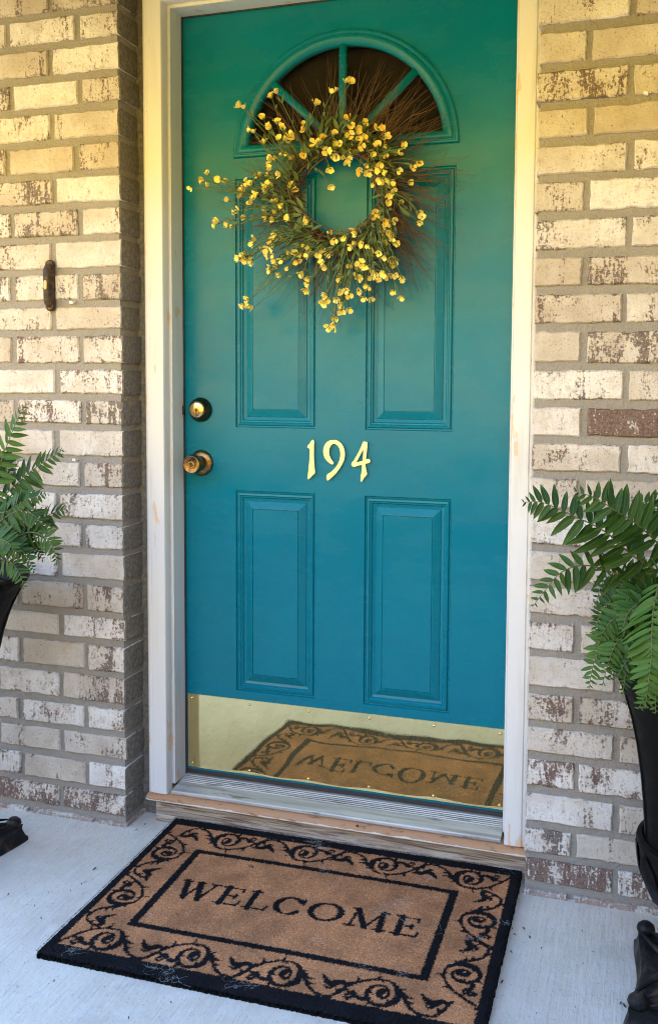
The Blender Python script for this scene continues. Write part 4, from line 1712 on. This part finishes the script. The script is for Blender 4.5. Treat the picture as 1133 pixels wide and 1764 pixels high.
def frond(parent, ctrl, pairs, Lmax, nrm, fresh=0.15, single=True, s0=.10, rise=.18, aspect=1.0):
    """ctrl runs from the crown of the plant to the frond's tip"""
    P = bezier(ctrl, 40)
    nrm = Vector(nrm).normalized()
    mb = MB()
    mb.tube(P, [.0022 - .0017 * i / 39 for i in range(40)], 5)
    fr_ = mb.build('frond', M['rachis'], parent, smooth=True)
    joined = MB()
    jpos = []
    for k in range(pairs):
        s = s0 + (1 - s0) * (k + .5) / pairs
        x = s * 39
        i = min(int(x), 38)
        p = P[i].lerp(P[i + 1], x - i)
        T = (P[i + 1] - P[i]).normalized()
        N = (nrm - T * nrm.dot(T)).normalized()
        S = T.cross(N).normalized()
        q = (s - s0) / (1 - s0)
        L = Lmax * min(1.0, .62 + q * 1.6) * (1 - q ** 2.6) * .98 + .006
        for sg in (-1, 1):
            pp = p + T * (0.5 * sg * .0035)
            el = rise + .35 * q + rf.uniform(-.20, .20)
            d = (S * sg * math.cos(el) + T * math.sin(el) - N * rf.uniform(-.08, .38)).normalized()
            n2 = (N + S * rf.uniform(-.45, .45) + T * rf.uniform(-.40, .40)).normalized()
            y_ = n2.cross(d).normalized()
            z_ = d.cross(y_)
            LL = L * rf.uniform(.78, 1.14)
            m4 = Matrix(((d.x, y_.x, z_.x, pp.x), (d.y, y_.y, z_.y, pp.y), (d.z, y_.z, z_.z, pp.z), (0, 0, 0, 1))) @ Matrix.Diagonal((LL, LL * aspect * (1 + .35 * q), LL, 1))
            me = LM[rf.randrange(6)]
            if single:
                ob = bpy.data.objects.new('leaflet', me)
                ob.matrix_world = m4
                ob['fresh'] = min(1.0, max(0.0, fresh + rf.uniform(-.10, .18) + .25 * max(0, q - .8)))
                link(ob, fr_)
            else:
                rnd_ = rf.random()
                jpos += [(i_ // 3 / 6, abs(i_ % 3 - 1), rnd_) for i_ in range(len(me.vertices))]
                joined.add([m4 @ vv.co for vv in me.vertices], [tuple(pl_.vertices) for pl_ in me.polygons])
    if not single:
        ob = joined.build('leaflets', M['fern'], fr_, smooth=True)
        leaf_pos(ob.data, jpos)
        ob['fresh'] = fresh
        ob['kind'] = 'stuff'
    return fr_


fr_fern = empty('fern', (0, 0, 0))
tag(fr_fern, 'leafy green fern in the tall urn right of the door', 'fern', 'potted ferns either side of the door')
RC = URN_C[1] + Vector((0, 0, .675))
RC = Vector((RC.x, RC.y, RC.z))
TOCAM = Vector((-.05, -1, .35))
# fronds in view, measured as crown, points along the rachis, tip
frond(fr_fern, [RC, at(1160, 1010, -.47), at(1090, 958, -.50), at(1040, 915, -.52), at(985, 888, -.53), at(935, 866, -.54), at(899, 865, -.55)], 20, .070, TOCAM, .05, aspect=.84)
frond(fr_fern, [RC, at(1170, 975, -.52), at(1126, 930, -.57), at(1095, 902, -.60), at(1060, 880, -.62), at(1025, 858, -.63), at(988, 846, -.64)], 17, .062, TOCAM, .10, aspect=.88)
frond(fr_fern, [RC, at(1110, 1005, -.46), at(1066, 990, -.50), at(1010, 974, -.53), at(968, 985, -.55), at(940, 1015, -.56), at(916, 1046, -.57)], 16, .052, (-.2, -1, .5), .16, aspect=.85)
frond(fr_fern, [RC, at(1148, 1010, -.56), at(1128, 1035, -.64), at(1122, 1085, -.70), at(1121, 1130, -.72), at(1116, 1175, -.73), at(1110, 1222, -.73)], 24, .062, (-.3, -1, .3), .62, aspect=.72)
frond(fr_fern, [RC, at(1100, 1060, -.50), at(1062, 1085, -.56), at(1035, 1115, -.58), at(1020, 1150, -.59), at(1014, 1186, -.59)], 19, .036, (-.4, -1, .3), .50, aspect=.9)
frond(fr_fern, [RC, at(1118, 1090, -.50), at(1090, 1090, -.56), at(1063, 1105, -.59), at(1048, 1140, -.60), at(1036, 1182, -.60)], 18, .038, (-.3, -1, .4), .40, aspect=.9)
frond(fr_fern, [RC, at(1130, 1040, -.50), at(1095, 1050, -.55), at(1062, 1062, -.57), at(1040, 1085, -.58), at(1028, 1120, -.58)], 18, .040, (-.3, -1, .5), .22, aspect=.9)
frond(fr_fern, [RC, at(1140, 1130, -.58), at(1128, 1165, -.63), at(1113, 1195, -.65), at(1098, 1222, -.66)], 12, .028, (-.2, -1, .2), .45, aspect=1.0)
for (c_, pr, L, fh) in [
    ([RC, at(1120, 1030, -.38), at(1085, 1012, -.33), at(1060, 1040, -.30), at(1050, 1090, -.28)], 16, .050, .02),
    ([RC, at(1110, 1010, -.40), at(1070, 985, -.36), at(1040, 1000, -.33), at(1025, 1040, -.32)], 16, .046, .03),
    ([RC, at(1160, 1060, -.52), at(1120, 1100, -.58), at(1085, 1130, -.60), at(1062, 1165, -.61)], 16, .040, .12),
    ([RC, at(1180, 960, -.42), at(1150, 900, -.40), at(1120, 870, -.38), at(1090, 862, -.36)], 16, .055, .05),
    ([RC, at(1190, 900, -.45), at(1180, 800, -.47), at(1160, 730, -.50)], 18, .06, .1),
    ([RC, at(1250, 980, -.5), at(1320, 900, -.55), at(1400, 900, -.6)], 18, .06, .1),
    ([RC, at(1250, 1050, -.6), at(1310, 1060, -.7), at(1350, 1150, -.75)], 18, .06, .15),
    ([RC, RC + Vector((.10, .08, .15)), RC + Vector((.22, .14, .18)), RC + Vector((.32, .16, .08))], 18, .06, .1),
    ([RC, RC + Vector((.02, -.12, .20)), RC + Vector((.06, -.28, .20)), RC + Vector((.10, -.40, .05))], 18, .06, .2),
    ([RC, at(1120, 1080, -.52), at(1085, 1110, -.57), at(1060, 1130, -.59), at(1050, 1172, -.59)], 24, .030, .22),
    ([RC, at(1125, 1100, -.53), at(1100, 1125, -.58), at(1080, 1150, -.60), at(1072, 1195, -.60)], 24, .030, .14),
    ([RC, at(1110, 1060, -.48), at(1070, 1070, -.50), at(1045, 1100, -.51), at(1035, 1150, -.51)], 26, .032, .10),
    ([RC, at(1130, 1030, -.50), at(1100, 1020, -.55), at(1078, 1035, -.57), at(1062, 1075, -.57)], 24, .036, .20),
    ([RC, at(1150, 1080, -.60), at(1138, 1120, -.66), at(1130, 1170, -.68), at(1128, 1230, -.68)], 24, .036, .35),
    ([RC, at(1100, 1035, -.44), at(1060, 1030, -.43), at(1035, 1055, -.42), at(1022, 1095, -.42)], 24, .036, .05),
    ([RC, at(1105, 1075, -.43), at(1080, 1075, -.42), at(1062, 1110, -.42)], 14, .040, .02),
    ([RC, at(1140, 1060, -.55), at(1110, 1040, -.60), at(1085, 1050, -.62), at(1070, 1085, -.63)], 16, .042, .18),
]:
    frond(fr_fern, c_, pr, L, (-.2, -1, .5), fh, single=False)

lf_fern = empty('fern', (0, 0, 0))
tag(lf_fern, 'leafy green fern at the left picture edge below the doorbell', 'fern', 'potted ferns either side of the door')
LC = URN_C[-1] + Vector((0, 0, .675))
frond(lf_fern, [LC, at(-40, 880, -.47), at(-12, 835, -.48), at(8, 780, -.49), at(25, 735, -.50), at(43, 699, -.50)], 18, .060, (.1, -1, .3), .50, aspect=.88)
frond(lf_fern, [LC, at(-30, 890, -.46), at(14, 848, -.46), at(46, 818, -.46), at(78, 795, -.46), at(110, 774, -.46)], 18, .056, (.05, -1, .35), .10, aspect=.88)
frond(lf_fern, [LC, at(-20, 945, -.46), at(30, 915, -.47), at(62, 900, -.47), at(92, 884, -.47), at(116, 877, -.47)], 15, .046, (.05, -1, .4), .12, aspect=.95)
frond(lf_fern, [LC, at(0, 945, -.48), at(45, 918, -.51), at(76, 924, -.53), at(92, 944, -.54), at(99, 972, -.54)], 18, .036, (.3, -1, .4), .18, aspect=.85)
frond(lf_fern, [LC, at(-10, 965, -.50), at(14, 966, -.54), at(32, 984, -.56), at(43, 1014, -.57)], 15, .034, (.3, -1, .3), .22, aspect=.9)
for (c_, pr, L, fh) in [
    ([LC, at(-20, 900, -.48), at(15, 880, -.50), at(45, 862, -.51), at(80, 850, -.51)], 22, .044, .10),
    ([LC, at(-20, 950, -.50), at(12, 938, -.53), at(40, 950, -.55), at(60, 985, -.55)], 24, .034, .12),
    ([LC, at(-20, 930, -.46), at(20, 925, -.45), at(55, 935, -.44), at(75, 965, -.44)], 22, .036, .05),
    ([LC, at(-30, 930, -.48), at(5, 895, -.50), at(35, 880, -.51), at(62, 890, -.52), at(78, 915, -.52)], 16, .055, .05),
    ([LC, at(-30, 920, -.44), at(5, 905, -.42), at(40, 930, -.41), at(55, 965, -.40)], 16, .05, .02),
    ([LC, at(-60, 800, -.45), at(-50, 720, -.46), at(-20, 650, -.47)], 18, .06, .15),
    ([LC, at(-40, 840, -.44), at(-15, 800, -.43), at(5, 800, -.42), at(30, 830, -.42)], 16, .058, .10),
    ([LC, at(-40, 950, -.52), at(-10, 930, -.56), at(15, 935, -.58), at(28, 960, -.59)], 16, .045, .15),
    ([LC, LC + Vector((-.12, -.05, .18)), LC + Vector((-.26, -.08, .22)), LC + Vector((-.36, -.1, .1))], 18, .06, .1),
    ([LC, LC + Vector((-.05, .1, .15)), LC + Vector((-.1, .2, .16)), LC + Vector((-.16, .24, .05))], 16, .055, .1),
    ([LC, LC + Vector((-.04, -.16, .16)), LC + Vector((-.06, -.30, .14)), LC + Vector((-.08, -.38, 0))], 16, .055, .2),
]:
    frond(lf_fern, c_, pr, L, (.2, -1, .5), fh, single=False)
